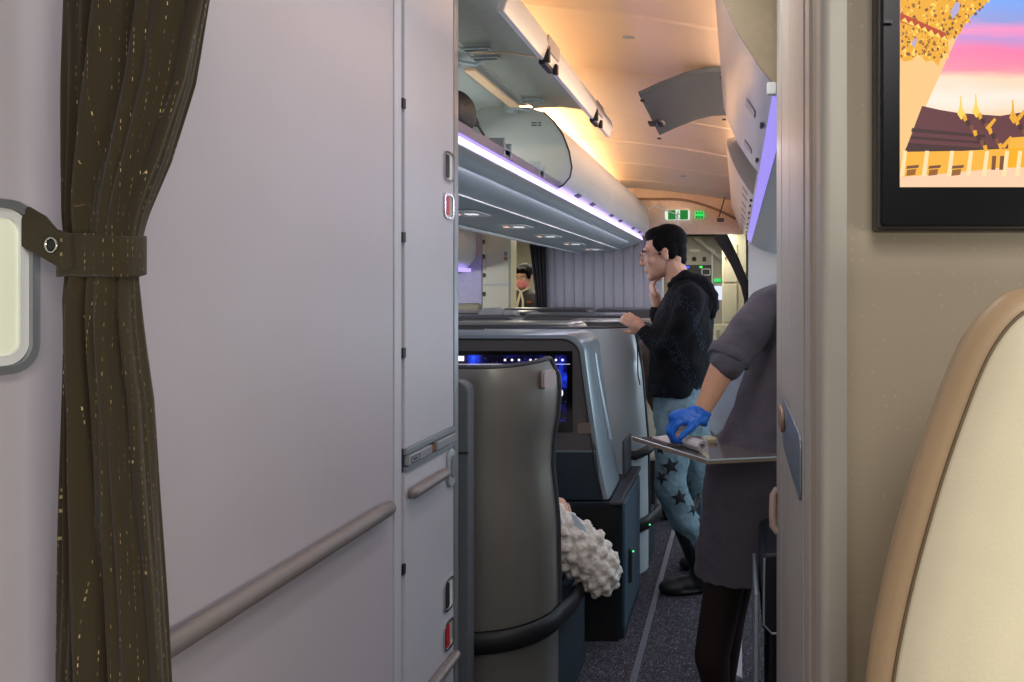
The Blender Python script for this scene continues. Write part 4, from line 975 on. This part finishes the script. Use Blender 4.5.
def ering(c, rx, ry, n=28, rot=0, tilt=(0, 0)):
    c = Vector(c); out = []
    for i in range(n):
        a = 2*PI*i/n; x = rx*math.cos(a); y = ry*math.sin(a)
        X = x*math.cos(rot)-y*math.sin(rot); Y = x*math.sin(rot)+y*math.cos(rot)
        out.append(c+Vector((X, Y, X*tilt[0]+Y*tilt[1])))
    return out

# ---- standing man in a black hooded top, facing left
man = thing('person', 'man in black hooded top and star printed jeans standing in the aisle, facing left', 'person', (-0.25, 3.60, 0))
DM = 3.60
def Q(px, py, d=DM): return P(px, py, d)
Mh = frame((-0.97, -0.10, -0.16), (-0.14, 0, 1)); hc = Q(663.5, 254)
body = MB(); hs = 1.0
L = head_mesh(body, hc, Mh, hs)
body.cap([hc+Mh @ Vector((0, -.03, -.05)), Q(681, 284), Q(686, 296)], [.055, .058, .07], 14)
wl_ = Q(642.5, 329, 3.56)
body.cap([Q(688, 302, 3.50), Q(672, 350, 3.47), wl_], [.05, .042, .026], 12)         # near arm
hand_mesh(body, wl_, Vector((-.42, .04, .30)), Vector((-.35, -.75, .45)), side=-1, curl=0.55, s=.92)
wr_ = Q(656, 300, 3.68)
body.cap([Q(684, 305, 3.74), Q(668, 350, 3.80), wr_], [.05, .042, .026], 12)
hand_mesh(body, wr_, Vector((-.25, -.05, .95)), Vector((-.85, -.35, -.1)), side=-1, curl=0.75, s=.95)
body.loft([ering(Q(682, 380), .07, .10), ering(Q(682, 350), .10, .14), ering(Q(684, 305), .10, .17), ering(Q(686, 290), .06, .09)])
hipN, knN, anN = Q(682, 410, 3.50), Q(670, 484, 3.46), Q(697, 562, 3.48)
hipF, knF, anF = Q(688, 410, 3.68), Q(697, 478, 3.72), Q(716, 556, 3.78)
body.cap([hipN, knN, anN], [.06, .052, .036], 12); body.cap([hipF, knF, anF], [.06, .052, .036], 12)
bo = build(body, 'body', M_skin, man, remesh=0.0045, smoothit=3)
eyes(L, Mh, bo)
hair = MB()
def LE(mb, x, y, z, a, b, d): mb.ell(L(x, y, z), (a, b, d), Mh, 22, 14)
LE(hair, 0, -.030, .060, .078, .094, .080); LE(hair, 0, -.066, .015, .066, .048, .066); LE(hair, 0, .030, .086, .054, .042, .030)
LE(hair, 0, .006, .096, .062, .068, .038); LE(hair, 0, -.075, -.035, .045, .03, .04)
for q in (-1, 1): LE(hair, q*.062, .012, .050, .018, .032, .040); LE(hair, q*.066, -.035, .01, .016, .032, .045); LE(hair, q*.071, .018, .012, .006, .008, .022)
build(hair, 'hair', M_hair, man, remesh=0.0045, smoothit=2, disp=(0.004, 0.02))
gl = MB()
for q in (-1, 1):
    cpt = [L(q*.034+.023*math.cos(2*PI*i/24), .108-.012*abs(math.cos(2*PI*i/24)) if q*math.cos(2*PI*i/24) > 0 else .108, -.003+.020*math.sin(2*PI*i/24)) for i in range(25)]
    gl.tube(cpt, .0016, 6); gl.tube([L(q*.057, .098, .004), L(q*.076, .06, .006), L(q*.080, -.005, .006), L(q*.078, -.02, -.01)], .0018, 6)
gl.tube([L(-.011, .108, 0), L(0, .112, .004), L(.011, .108, 0)], .0014, 6)
build(gl, 'spectacles', mat('rose_gold_wire', (190, 150, 130), .25, .8), man)
hood_m = mat('black_knit', (13, 14, 18), .85, 0, .2, 60, .25, 180, spec=.2)
def speck_mat():
    m = mat('black_knit_speckled', (13, 14, 18), .85, 0, .2, 60, .25, 180, spec=.2); nt = m.node_tree; b = nt.nodes['Principled BSDF']
    tc = nt.nodes.new('ShaderNodeTexCoord'); mp = nt.nodes.new('ShaderNodeMapping'); mp.inputs['Scale'].default_value = (150, 100, 95); nt.links.new(tc.outputs['Object'], mp.inputs['Vector'])
    v = nt.nodes.new('ShaderNodeTexVoronoi'); v.inputs['Scale'].default_value = 1.0; nt.links.new(mp.outputs['Vector'], v.inputs['Vector'])
    l = nt.nodes.new('ShaderNodeMath'); l.operation = 'LESS_THAN'; l.inputs[1].default_value = .30; nt.links.new(v.outputs['Distance'], l.inputs[0])
    wv = nt.nodes.new('ShaderNodeTexWave'); wv.inputs['Scale'].default_value = 2.6; wv.inputs['Distortion'].default_value = 2.0; wv.bands_direction = 'DIAGONAL'; nt.links.new(tc.outputs['Object'], wv.inputs['Vector'])
    g = nt.nodes.new('ShaderNodeMath'); g.operation = 'GREATER_THAN'; g.inputs[1].default_value = .72; nt.links.new(wv.outputs['Fac'], g.inputs[0])
    mu = nt.nodes.new('ShaderNodeMath'); mu.operation = 'MULTIPLY'; nt.links.new(l.outputs[0], mu.inputs[0]); nt.links.new(g.outputs[0], mu.inputs[1])
    old = b.inputs['Base Color'].links[0].from_socket
    mx = nt.nodes.new('ShaderNodeMix'); mx.data_type = 'RGBA'; nt.links.new(mu.outputs[0], mx.inputs['Factor']); nt.links.new(old, mx.inputs['A']); mx.inputs['B'].default_value = col(52, 64, 82)
    nt.links.new(mx.outputs['Result'], b.inputs['Base Color']); return m
top_ = MB()
top_.loft([ering(Q(675, 394), .128, .165), ering(Q(676, 385), .134, .17), ering(Q(680, 365), .146, .18), ering(Q(681, 340), .152, .185), ering(Q(684, 315), .135, .20), ering(Q(688, 296), .115, .195), ering(Q(689, 284), .085, .13), ering(Q(687, 276), .065, .08)])
top_.cap([Q(690, 298, 3.46), Q(684, 320, 3.44), Q(668, 349, 3.46), Q(655, 342, 3.52), Q(645, 333, 3.55)], [.070, .068, .058, .046, .038], 16)
top_.cap([Q(684, 300, 3.74), Q(668, 345, 3.78), Q(657, 312, 3.70)], [.07, .055, .04], 14)
build(top_, 'hooded_top', speck_mat(), man, remesh=0.008, smoothit=4, disp=(0.022, 0.09))
hd_ = MB(); hd_.ell(Q(700, 290), (.07, .105, .06)).ell(Q(707, 303), (.055, .10, .07)).ell(Q(694, 281), (.06, .09, .035)).ell(Q(676, 279), (.03, .075, .022))
hd_.cap([Q(671, 285, 3.55), Q(685, 276, 3.52), Q(702, 282, 3.54), Q(713, 297, 3.55), Q(711, 315, 3.56)], [.02, .032, .035, .03, .025], 12)
build(hd_, 'hood', hood_m, man, remesh=0.007, smoothit=4, disp=(0.02, 0.06))
# socks, then jeans
for kn_, an_ in ((knN, anN), (knF, anF)):
    build(MB().cap([kn_.lerp(an_, .55), kn_.lerp(an_, .8), an_], [.052, .046, .043], 16), 'sock', M_black, man)
jm = mat('pale_blue_jeans', (108, 132, 142), .85, 0, .15, 14, .35, 60, spec=.2)
je = MB(); je.loft([ering(Q(681, 440), .10, .135), ering(Q(680, 425), .120, .155), ering(Q(680, 405), .122, .155), ering(Q(680, 385), .115, .145)])
je.cap([hipN+Vector((0, 0, -.02)), Q(674, 440, 3.48), knN, Q(684, 520, 3.47), Q(702, 543, 3.48)], [.095, .085, .074, .066, .055], 16)
je.cap([hipF, Q(694, 440, 3.7), knF, Q(706, 530, 3.75)], [.095, .085, .07, .06], 16)
jo = build(je, 'jeans', jm, man, remesh=0.007, smoothit=3, disp=(0.022, 0.06))
stm = mat('black_star_print', (24, 26, 32), .8)
for px, py, r, a0 in ((670, 468, 8.0, .2), (661, 480, 6.0, .6), (679, 500, 7.5, .1), (659, 452, 5.0, .0), (693, 515, 5.0, .5)):
    mb = MB(); c = Q(px, py, 3.36); s_ = r*DM/F*1.12
    outer = []
    for k in range(10):
        rr = s_ if k % 2 == 0 else s_*.42; a = a0+PI/2+k*PI/5; outer.append(c+Vector((rr*math.cos(a), 0, rr*math.sin(a))))
    verts = [c]; fs = []
    NR = 4
    for q in range(1, NR+1):
        for k in range(10): verts.append(c.lerp(outer[k], q/NR))
    for k in range(10):
        fs.append((0, 1+k, 1+(k+1) % 10))
        for q in range(NR-1): fs.append((1+q*10+k, 1+(q+1)*10+k, 1+(q+1)*10+(k+1) % 10, 1+q*10+(k+1) % 10))
    mb.add(verts, fs); so = build(mb, 'star_print', stm, None); sub(so, jo)
    md = so.modifiers.new('wrap', 'SHRINKWRAP'); md.target = jo; md.wrap_method = 'PROJECT'; md.use_project_x = False; md.use_project_y = True; md.use_project_z = False
    md.use_negative_direction = True; md.use_positive_direction = True; md.offset = 0.0015; md.wrap_mode = 'ABOVE_SURFACE'
    md = so.modifiers.new('solid', 'SOLIDIFY'); md.thickness = .001
def shoe(heel, toe, name='shoe', par=None, m=None, w_=.045, h_=.07):
    heel = Vector(heel); toe = Vector(toe); d = (toe-heel).normalized(); M = frame(d)
    mb = MB(); mb.ell(heel+d*.05+Vector((0, 0, .045)), (w_*.85, .06, .05), M).ell(heel.lerp(toe, .72)+Vector((0, 0, .032)), (w_, (toe-heel).length*.30, .034), M).ell(heel.lerp(toe, .45)+Vector((0, 0, .036)), (w_*.85, (toe-heel).length*.35, .04), M)
    mb.ell(heel.lerp(toe, .5)+Vector((0, 0, .014)), (w_*1.02, (toe-heel).length*.52, .014), M)
    mb.cap([heel+d*.05+Vector((0, 0, .05)), heel+d*.06+Vector((0, 0, .05+h_))], [w_*.85, w_*.8])
    return build(mb, name, m or M_black, par, remesh=.006, smoothit=3)
f0 = Vector((anN.x+.06, 3.49, 0)); shoe(f0, (anN.x-.17, 3.45, 0), 'shoe', man, h_=.25, w_=.054)
f1 = Vector((anF.x+.05, 3.78, 0)); shoe(f1, (anF.x-.18, 3.76, 0), 'shoe', man, h_=.25, w_=.054)
build(MB().tube([wl_+Vector((.010+.0*i, 0, -.016))+Vector((.012*math.cos(2*PI*i/16)*.6, .030*math.sin(2*PI*i/16), .026*math.cos(2*PI*i/16))) for i in range(17)], .003, 6), 'bracelet', mat('gold', (220, 180, 110), .3, .9), man)
tag(build(MB().tube([Q(637, 326, 3.55), Q(637.5, 350, 3.55), Q(638, 375, 3.55), Q(640, 385, 3.55)], .003, 6), 'cable', M_black), 'black cable dangling from the hand of the standing man', 'cable')

# ---- near cabin attendant at the right, grey dress, blue glove
att = thing('person', 'cabin attendant in grey dress with blue glove, half hidden by the right jamb', 'person', (0.10, 2.42, 0))
DA = 2.42
def A(px, py, d=DA): return P(px, py, d)
b = MB()
Ma = frame((-0.8, -0.45, -0.15)); ha = Vector((0.30, 2.42, 1.53)); La = head_mesh(b, ha, Ma, .95)
b.cap([ha+Vector((0, 0, -.06)), (0.27, 2.42, 1.36)], [.048, .06])
b.loft([ering((0.09, 2.42, .80), .15, .13), ering((0.15, 2.42, 1.0), .11, .10), ering((0.20, 2.42, 1.22), .13, .11), ering((0.22, 2.42, 1.34), .10, .09)])
shl = A(768, 306, 2.36); elb = A(731, 352, 2.28); wra = A(701, 413, 2.22)
b.cap([shl, elb, elb.lerp(wra, .35), wra], [.05, .046, .040, .0255], 16)
b.cap([(0.34, 2.44, 1.31), (0.40, 2.40, 1.05), (0.26, 2.30, .93)], [.05, .042, .028], 12)
hand_mesh(b, wra, Vector((-.85, -.15, -.30)), Vector((-.3, -.25, .9)), side=-1, curl=.95, s=.90, back=0)
hand_mesh(b, (0.25, 2.30, .93), Vector((-.5, -.5, 0)), Vector((0, 0, -1)), side=1, curl=.5, s=.9)
kA, kB = Vector((-0.04, 2.40, .47)), Vector((-0.005, 2.50, .47))
b.cap([(0.02, 2.38, .82), kA, A(712, 655, 2.40), (-0.065, 2.42, .09)], [.09, .060, .052, .035], 16)
b.cap([(0.10, 2.48, .82), kB, (-0.03, 2.51, .30), (-0.045, 2.53, .09)], [.09, .060, .05, .035], 16)
bo = build(b, 'body', M_skin2, att, remesh=.005, smoothit=4)
eyes(La, Ma, bo, .95)
hr = MB(); hr.ell(La(0, -.02, .055), (.078, .098, .082), Ma).ell(La(0, -.115, .03), (.035, .03, .035), Ma); build(hr, 'hair', M_hair, att, remesh=.006, smoothit=2)
# tights (dark) over the legs
tg = MB(); tg.cap([(0.02, 2.38, .80), kA, A(712, 655, 2.40), (-0.065, 2.42, .09)], [.097, .066, .057, .039], 18); tg.cap([(0.10, 2.48, .80), kB, (-0.03, 2.51, .30), (-0.045, 2.53, .09)], [.097, .066, .055, .039], 18)
tg.cap([(-0.065, 2.42, .09), (-0.14, 2.36, .035)], [.036, .03]); tg.cap([(-.045, 2.53, .09), (-0.12, 2.50, .035)], [.036, .03])
build(tg, 'tights', mat('dark_tights', (44, 32, 30), .6, spec=.3), att, remesh=.007, smoothit=3)
shoe((0.0, 2.45, 0), (-0.20, 2.32, 0), 'shoe', att, h_=.0, w_=.04); shoe((0.015, 2.56, 0), (-0.19, 2.46, 0), 'shoe', att, h_=.0, w_=.04)
dm = mat('grey_uniform', (98, 94, 102), .85, 0, .06, 20, .2, 150, spec=.2)
dr = MB()
def arow(py, pl, hw, hd, d=DA, dy=0): # left pixel edge, half width x, half depth
    c = A(pl, py, d); return ering((c.x+hw, d+dy, c.z), hw, hd, 32)
dr.loft([arow(572, 693, .205, .155), arow(555, 696, .205, .16), arow(520, 700, .205, .165), arow(480, 703, .205, .165), arow(455, 708, .195, .16), arow(430, 722, .165, .14), arow(405, 735, .145, .125), arow(380, 742, .150, .125), arow(350, 752, .16, .13), arow(325, 760, .17, .135), arow(305, 766, .165, .13), arow(292, 773, .14, .11), arow(282, 786, .08, .08)])
dr.cap([A(777, 303, 2.40), A(768, 308, 2.36), A(750, 330, 2.31), A(733, 353, 2.275), A(728, 361, 2.265)], [.062, .066, .066, .062, .058], 18)
dr.cap([(0.36, 2.44, 1.31), (0.41, 2.40, 1.06)], [.065, .06], 14)
build(dr, 'dress', dm, att, remesh=.007, smoothit=4, disp=(0.016, 0.07))
# rolled cuff
ax = (wra-elb).normalized()
def ring3(c, ax, r, n=28, wob=0):
    c = Vector(c); t = Vector(ax).normalized(); a = Vector((0, 1, 0)); a = (a-t*a.dot(t)).normalized(); b_ = t.cross(a)
    return [c+(a*math.cos(2*PI*i/n)+b_*math.sin(2*PI*i/n))*(r+wob*math.sin(5*2*PI*i/n)) for i in range(n)]
cf = MB(); e1 = elb+ax*-.006; cf.loft([ring3(e1, ax, .062, wob=.002), ring3(e1+ax*.004, ax, .067, wob=.003), ring3(e1+ax*.03, ax, .068, wob=.004), ring3(e1+ax*.034, ax, .064, wob=.003), ring3(e1+ax*.030, ax, .05)])
build(cf, 'rolled_cuff', dm, att, ang=60)
bl = MB().prism([A(722, 372, 2.52), A(744, 362, 2.52), A(760, 362, 2.52), A(742, 412, 2.52), A(716, 436, 2.52), A(708, 428, 2.52)], (0, .02, 0))
o = build(bl, 'paper_napkins', mat('pale_blue_paper', (196, 214, 232), .6), None, bevel=.004); tag(o, 'pale blue sheet tucked between the near attendant arm and waist', 'paper')
# glove
gv = MB(); hand_mesh(gv, wra+Vector((.002, 0, .002)), Vector((-.85, -.15, -.26)), Vector((-.3, -.25, .9)), side=-1, curl=.95, s=1.02, back=-.005)
gv.tube([wra+ax*-.010, wra+ax*.01, wra+ax*.03], [.031, .031, .033], 18)
gv.ell(wra+Vector((-.045, -.005, -.012)), (.05, .036, .026))
build(gv, 'nitrile_glove', mat('blue_nitrile', (20, 104, 210), .42, 0, .06, 30, .25, 70), att, remesh=.0045, smoothit=2, disp=(.006, .02))
# tray
tA, tB = Vector((-.326, 2.34, .927)), Vector((-.079, 2.02, .926))
tw = Vector((.238, .183, -.030)); tC, tD = tB+tw, tA+tw
nrm = (tB-tA).cross(tw).normalized(); 
if nrm.z < 0: nrm = -nrm
tr = thing('tray', 'rectangular serving tray with wood edge held out over the aisle', 'tray', ((tA+tC)/2))
ctr = (tA+tB+tC+tD)/4
build(MB().prism([tA, tB, tC, tD], nrm*-.010), 'tray_rim', mat('tray_wood_edge', (150, 128, 108), .35, .1, .1, 30), tr, smooth=False, bevel=.002)
build(MB().prism([ctr+(p-ctr)*.95+nrm*.0003 for p in (tA, tB, tC, tD)], nrm*.0015), 'tray_surface', mat('tray_gloss', (120, 112, 110), .16, .2, .08, 14, .01), tr, smooth=False)
build(MB().tube([tB+nrm*.001, tC+nrm*.001], .003, 6).tube([tA+nrm*.001, tB+nrm*.001], .0025, 6), 'rim_highlight', mat('pale_rim', (190, 200, 200), .25, .3), tr)
def on_tray(px, py, up_=0):
    # ray from the camera through the pixel met with the tray plane
    o_ = Vector((0, 0, H)); d_ = P(px, py, 1.0)-o_; p0 = tA+nrm*(.0018+up_); t = (p0-o_).dot(nrm)/d_.dot(nrm); return o_+d_*t
ra, rb = on_tray(682, 440, .018), on_tray(703, 447, .018)
dv = (rb-ra).normalized()
tw_ = MB(); pl_ = []
M = frame(dv, nrm)
def sec(c, wob):
    pts = []
    for i in range(61):
        a = i/60*4*PI; r = .0195-.0065*(i/60)*1.6; pts.append(c+M @ Vector((r*math.cos(a), 0, r*math.sin(a))))
    for i in range(60, -1, -1):
        a = i/60*4*PI; r = .0195-.0065*(i/60)*1.6-.0024; pts.append(c+M @ Vector((r*math.cos(a), 0, r*math.sin(a))))
    return pts
tw_.loft([sec(ra, 0), sec(ra.lerp(rb, .5), 0), sec(rb, 0)])
tag(build(tw_, 'rolled_towel', mat('white_towel', (214, 208, 210), .9, 0, .04, 60, .4, 300), ang=50), 'rolled white hot towel on the tray under the blue glove', 'towel')
f_ = on_tray(712, 443, .0)  # plain cream block, right of the rolled towel
tag(build(MB().slab(f_+nrm*.0, Vector((1, .1, 0)), Vector((-.1, 1, 0)), .03, .035, .004, .014), 'cream_block', mat('cream_block_matte', (206, 196, 160), .8), None, bevel=.003), 'small cream block on the tray right of the rolled towel', 'towel')
p_ = [on_tray(652, 437.5), on_tray(668, 443), on_tray(690, 441), on_tray(676, 434.5)]
tag(build(MB().prism(p_, nrm*.002), 'card', mat('white_card', (205, 200, 195), .5), None, smooth=False), 'flat white card on the left half of the tray', 'card')

# ---- seated passenger whose textured white sleeve shows behind the nearest shell
ps = thing('person', 'seated passenger in bobbly white knitted sweater, arm showing past the nearest seat', 'person', (-0.85, 2.62, 0))
b = MB(); hq = Vector((-0.97, 2.62, 0.955)); Mq = frame((0.1, 1, -.1)); Lq = head_mesh(b, hq, Mq, .95)
b.cap([hq+Vector((0, -.01, -.06)), (-0.97, 2.58, .86)], [.05, .06])
b.loft([ering((-.97, 2.60, .44), .15, .11), ering((-.97, 2.56, .65), .13, .10), ering((-.97, 2.55, .84), .14, .09)])
eb = Vector((-.475, 2.62, .42)); wq = P(562, 530, 2.60)
b.cap([(-.81, 2.56, .80), eb, wq], [.045, .04, .027])
hand_mesh(b, P(562, 529, 2.60), Vector((-.10, .1, 1)), Vector((.8, -.6, 0)), side=1, curl=.75, s=.9)
b.cap([(-1.12, 2.58, .80), (-1.18, 2.66, .58), (-1.06, 2.84, .60)], [.045, .04, .027])
hand_mesh(b, (-1.06, 2.84, .60), Vector((.5, .8, .1)), Vector((0, 0, 1)), curl=.5, s=.9)
for q in (-1, 1): b.cap([(-.97+q*.09, 2.62, .48), (-.97+q*.1, 2.90, .50), (-.97+q*.1, 2.93, .10)], [.08, .055, .035])
build(b, 'body', M_skin, ps, remesh=.006, smoothit=3)
hh = MB(); hh.ell(Lq(0, -.02, .05), (.08, .10, .085), Mq).ell(Lq(0, -.06, -.05), (.07, .05, .10), Mq); build(hh, 'hair', M_brownhair, ps, remesh=.006, smoothit=2)
tr_ = MB()
for q in (-1, 1): tr_.cap([(-.97+q*.09, 2.62, .48), (-.97+q*.1, 2.88, .50), (-.97+q*.1, 2.91, .12)], [.095, .07, .055])
build(tr_, 'trousers', M_navy, ps, remesh=.01, smoothit=2)
for q in (-1, 1): shoe((-.97+q*.1, 2.87, 0), (-.97+q*.1, 2.975, 0), 'shoe', ps, h_=.02, w_=.035)
# sweater: analytic bobbles laid over a fat sleeve
def bobbles(mb, pts, rs, step=.036):
    k = 0
    for i in range(len(pts)-1):
        a, c = Vector(pts[i]), Vector(pts[i+1]); ln = (c-a).length; t = (c-a).normalized()
        u = t.orthogonal().normalized(); v = t.cross(u); n_ = max(1, int(ln/step))
        for q in range(n_):
            f = q/n_; r = lerp(rs[i], rs[i+1], f); m_ = max(6, int(2*PI*r/(step*1.15)))
            for s_ in range(m_):
                an = 2*PI*(s_+.5*(k % 2))/m_; p = a.lerp(c, f)+(u*math.cos(an)+v*math.sin(an))*r
                mb.ell(p, (.017, .017, .017), n=8, m=6)
            k += 1
sw_ = MB(); sl = [(-.81, 2.56, .78), (-.65, 2.58, .56), P(600, 568, 2.62), P(584, 548, 2.61), P(566, 524, 2.60)]; rr = [.075, .085, .062, .072, .043]
sw_.cap(sl, rr, 18); bobbles(sw_, sl, rr); bobbles(sw_, [P(604, 576, 2.62), P(606, 579, 2.62)], [.03, .06], .02)
sw_.ell(P(601, 572, 2.62), (.062, .075, .075), n=20, m=14)
for i in range(44):
    th = math.acos(1-2*(i+.5)/44); ph = i*2.39996
    sw_.ell(P(601, 572, 2.62)+Vector((.060*math.sin(th)*math.cos(ph), .074*math.sin(th)*math.sin(ph), .074*math.cos(th))), (.016,)*3, n=8, m=6)
sw_.cap([(-1.12, 2.58, .78), (-1.18, 2.66, .58), (-1.07, 2.82, .60)], [.075, .065, .045], 14)
sw_.loft([ering((-.97, 2.60, .42), .17, .13), ering((-.97, 2.57, .65), .155, .12), ering((-.97, 2.56, .83), .16, .105), ering((-.97, 2.58, .865), .065, .065)])
build(sw_, 'sweater', mat('white_bobble_knit', (222, 214, 204), .95, 0, .05, 60, .4, 240, spec=.1), ps, remesh=.0045, smoothit=12, disp=(.014,.018))
tag(build(MB().prism([P(571, 513, 2.57), P(576, 516, 2.57), P(585, 527, 2.57), P(588, 540, 2.57), P(576, 530, 2.57)], (0, .004, 0)), 'paper_sheet', mat('pale_blue_paper', (196, 214, 232), .6)), 'pale paper sheet behind the hand of the seated passenger', 'paper')

# ---- far attendant with pink mask
fa = thing('person', 'masked attendant in dark grey jacket and cream scarf, far back beside the black curtain', 'person', (-2.15, 7.62, 0))
DF = 7.8
b = MB(); hf = P(524, 277, DF); Mf = frame((-.25, -1, -.25), (0, 0, 1)); Lf = head_mesh(b, hf, Mf, 1.0)
b.cap([hf+Vector((0, 0, -.06)), hf+Vector((0.0, .02, -.18))], [.048, .06])
cxf = hf.x
b.loft([ering((cxf, DF, .85), .16, .11), ering((cxf, DF, 1.05), .13, .10), ering((cxf, DF, 1.30), .15, .10), ering((cxf, DF, 1.36), .10, .08)])
for q in (-1, 1):
    b.cap([(cxf+q*.18, DF, 1.30), (cxf+q*.22, DF-.02, 1.02), (cxf+q*.12, DF-.2, .95)], [.045, .038, .025])
    hand_mesh(b, (cxf+q*.12, DF-.2, .95), Vector((-q*.5, -.6, 0)), Vector((0, 0, 1)), side=q, curl=.5, s=.9)
    b.cap([(cxf+q*.08, DF, .85), (cxf+q*.08, DF, .48), (cxf+q*.07, DF, .07)], [.085, .055, .036]); b.cap([(cxf+q*.07, DF, .05), (cxf+q*.07, DF-.12, .035)], [.035, .03])
bo = build(b, 'body', M_skin, fa, remesh=.007, smoothit=2); eyes(Lf, Mf, bo)
hh = MB(); hh.ell(Lf(0, -.025, .055), (.084, .10, .085), Mf).ell(Lf(0, -.12, .05), (.045, .035, .045), Mf).ell(Lf(-.03, .06, .085), (.04, .04, .03), Mf).ell(Lf(.03, .06, .085), (.04, .04, .03), Mf)
for q in (-1, 1): hh.ell(Lf(q*.066, .01, .03), (.018, .04, .05), Mf)
build(hh, 'hair', M_hair, fa, remesh=.006, smoothit=2)
mk = MB(); mk.ell(Lf(0, .055, -.055), (.064, .062, .055), Mf, 20, 12).ell(Lf(0, .095, -.03), (.026, .03, .028), Mf)
build(mk, 'face_mask', mat('pink_mask', (226, 138, 146), .7), fa, remesh=.006, smoothit=2)
jk = MB(); jk.loft([ering((cxf, DF, .70), .19, .14), ering((cxf, DF, .9), .17, .13), ering((cxf, DF, 1.05), .15, .12), ering((cxf, DF, 1.25), .185, .125), ering((cxf, DF, 1.34), .15, .10), ering((cxf, DF+.01, 1.40), .065, .06)])
for q in (-1, 1): jk.cap([(cxf+q*.17, DF, 1.31), (cxf+q*.22, DF-.02, 1.02), (cxf+q*.14, DF-.17, .95)], [.06, .052, .04])
build(jk, 'jacket', mat('charcoal_jacket', (64, 62, 64), .85), fa, remesh=.01, smoothit=3)
skt = MB().loft([ering((cxf, DF, .46), .18, .14), ering((cxf, DF, .72), .175, .135)]); build(skt, 'skirt', MATS['charcoal_jacket'], fa)
for q in (-1, 1): shoe((cxf+q*.07, DF+.04, 0), (cxf+q*.07, DF-.18, 0), 'shoe', fa, h_=0, w_=.04)
sf = MB().tube([(cxf-.06, DF-.06, 1.40), (cxf, DF-.10, 1.36), (cxf+.06, DF-.06, 1.40)], .012, 8).tube([(cxf, DF-.115, 1.365), (cxf-.015, DF-.145, 1.28), (cxf-.035, DF-.15, 1.20)], [.012, .013, .015], 8, flat=.4, up=(0, 1, 0)).tube([(cxf, DF-.115, 1.365), (cxf+.03, DF-.145, 1.27), (cxf+.03, DF-.15, 1.18)], [.010, .012, .013], 8, flat=.4, up=(0, 1, 0))
build(sf, 'neck_scarf', mat('cream_scarf', (214, 204, 178), .7), fa)
build(MB().box((cxf+.07, DF-.145, 1.25), (cxf+.11, DF-.13, 1.27)), 'name_badge', mat('rose_badge', (180, 90, 70), .4), fa, smooth=False)
# things behind her: green sign, hanging black item, gold strip
t = thing('exit_sign', 'green and white sign above the masked attendant in the far doorway', 'exit sign', P(512, 246, 8.3))
build(MB().box(P(508, 241, 8.3), P(513.5, 248, 8.34)), 'sign_face', emis('far_white', (220, 235, 225), 1.0), t, smooth=False)
build(MB().add([P(510, 247.5, 8.29), P(512.5, 247.5, 8.29), P(514, 242, 8.29), P(511.5, 242, 8.29)], [(0, 1, 2, 3)]), 'green_mark', g, t, solid=.004)
# passenger seated behind the man
p5 = thing('person', 'seated passenger with long brown hair and cream top seen behind the silver blue shell', 'person', (-0.50, 4.38, 0))
b = MB(); hz = Vector((-.50, 4.40, 1.0)); Mz = frame((.1, 1, 0)); Lz = head_mesh(b, hz, Mz, .92)
b.cap([hz+Vector((0, 0, -.06)), (-.50, 4.38, .84)], [.045, .06]); b.loft([ering((-.5, 4.38, .45), .14, .10), ering((-.5, 4.38, .82), .13, .09)])
for q in (-1, 1):
    b.cap([(-.5+q*.13, 4.38, .80), (-.5+q*.13, 4.44, .58), (-.5+q*.08, 4.58, .56)], [.04, .036, .024]); hand_mesh(b, (-.5+q*.08, 4.58, .56), Vector((0, 1, 0)), Z_, side=q, curl=.4, s=.85)
build(b, 'body', M_skin, p5, remesh=.008, smoothit=2)
hh = MB().ell(Lz(0, -.02, .04), (.08, .10, .085), Mz).cap([Lz(.0, -.07, 0), (-.49, 4.30, .82), (-.46, 4.29, .66)], [.07, .05, .02]).cap([Lz(.05, -.05, -.02), (-.42, 4.30, .80), (-.43, 4.29, .62)], [.03, .025, .01]); build(hh, 'hair', M_brownhair, p5, remesh=.008, smoothit=2)
hh = MB().loft([ering((-.5, 4.38, .42), .17, .12), ering((-.49, 4.38, .65), .16, .115), ering((-.49, 4.38, .80), .155, .10), ering((-.5, 4.38, .87), .08, .07)])
for q in (-1, 1): hh.cap([(-.5+q*.13, 4.38, .78), (-.5+q*.13, 4.44, .58), (-.5+q*.08, 4.54, .56)], [.06, .055, .04])
build(hh, 'cream_top', mat('cream_fleece', (206, 196, 176), .95), p5, remesh=.01, smoothit=2, disp=(.015, .03))
hh = MB()
for q in (-1, 1): hh.cap([(-.5+q*.08, 4.42, .46), (-.5+q*.08, 4.58, .47), (-.5+q*.08, 4.60, .08)], [.08, .06, .045]); hh.ell((-.5+q*.08, 4.60, .04), (.04, .08, .04))
build(hh, 'trousers', M_navy, p5, remesh=.012, smoothit=2)
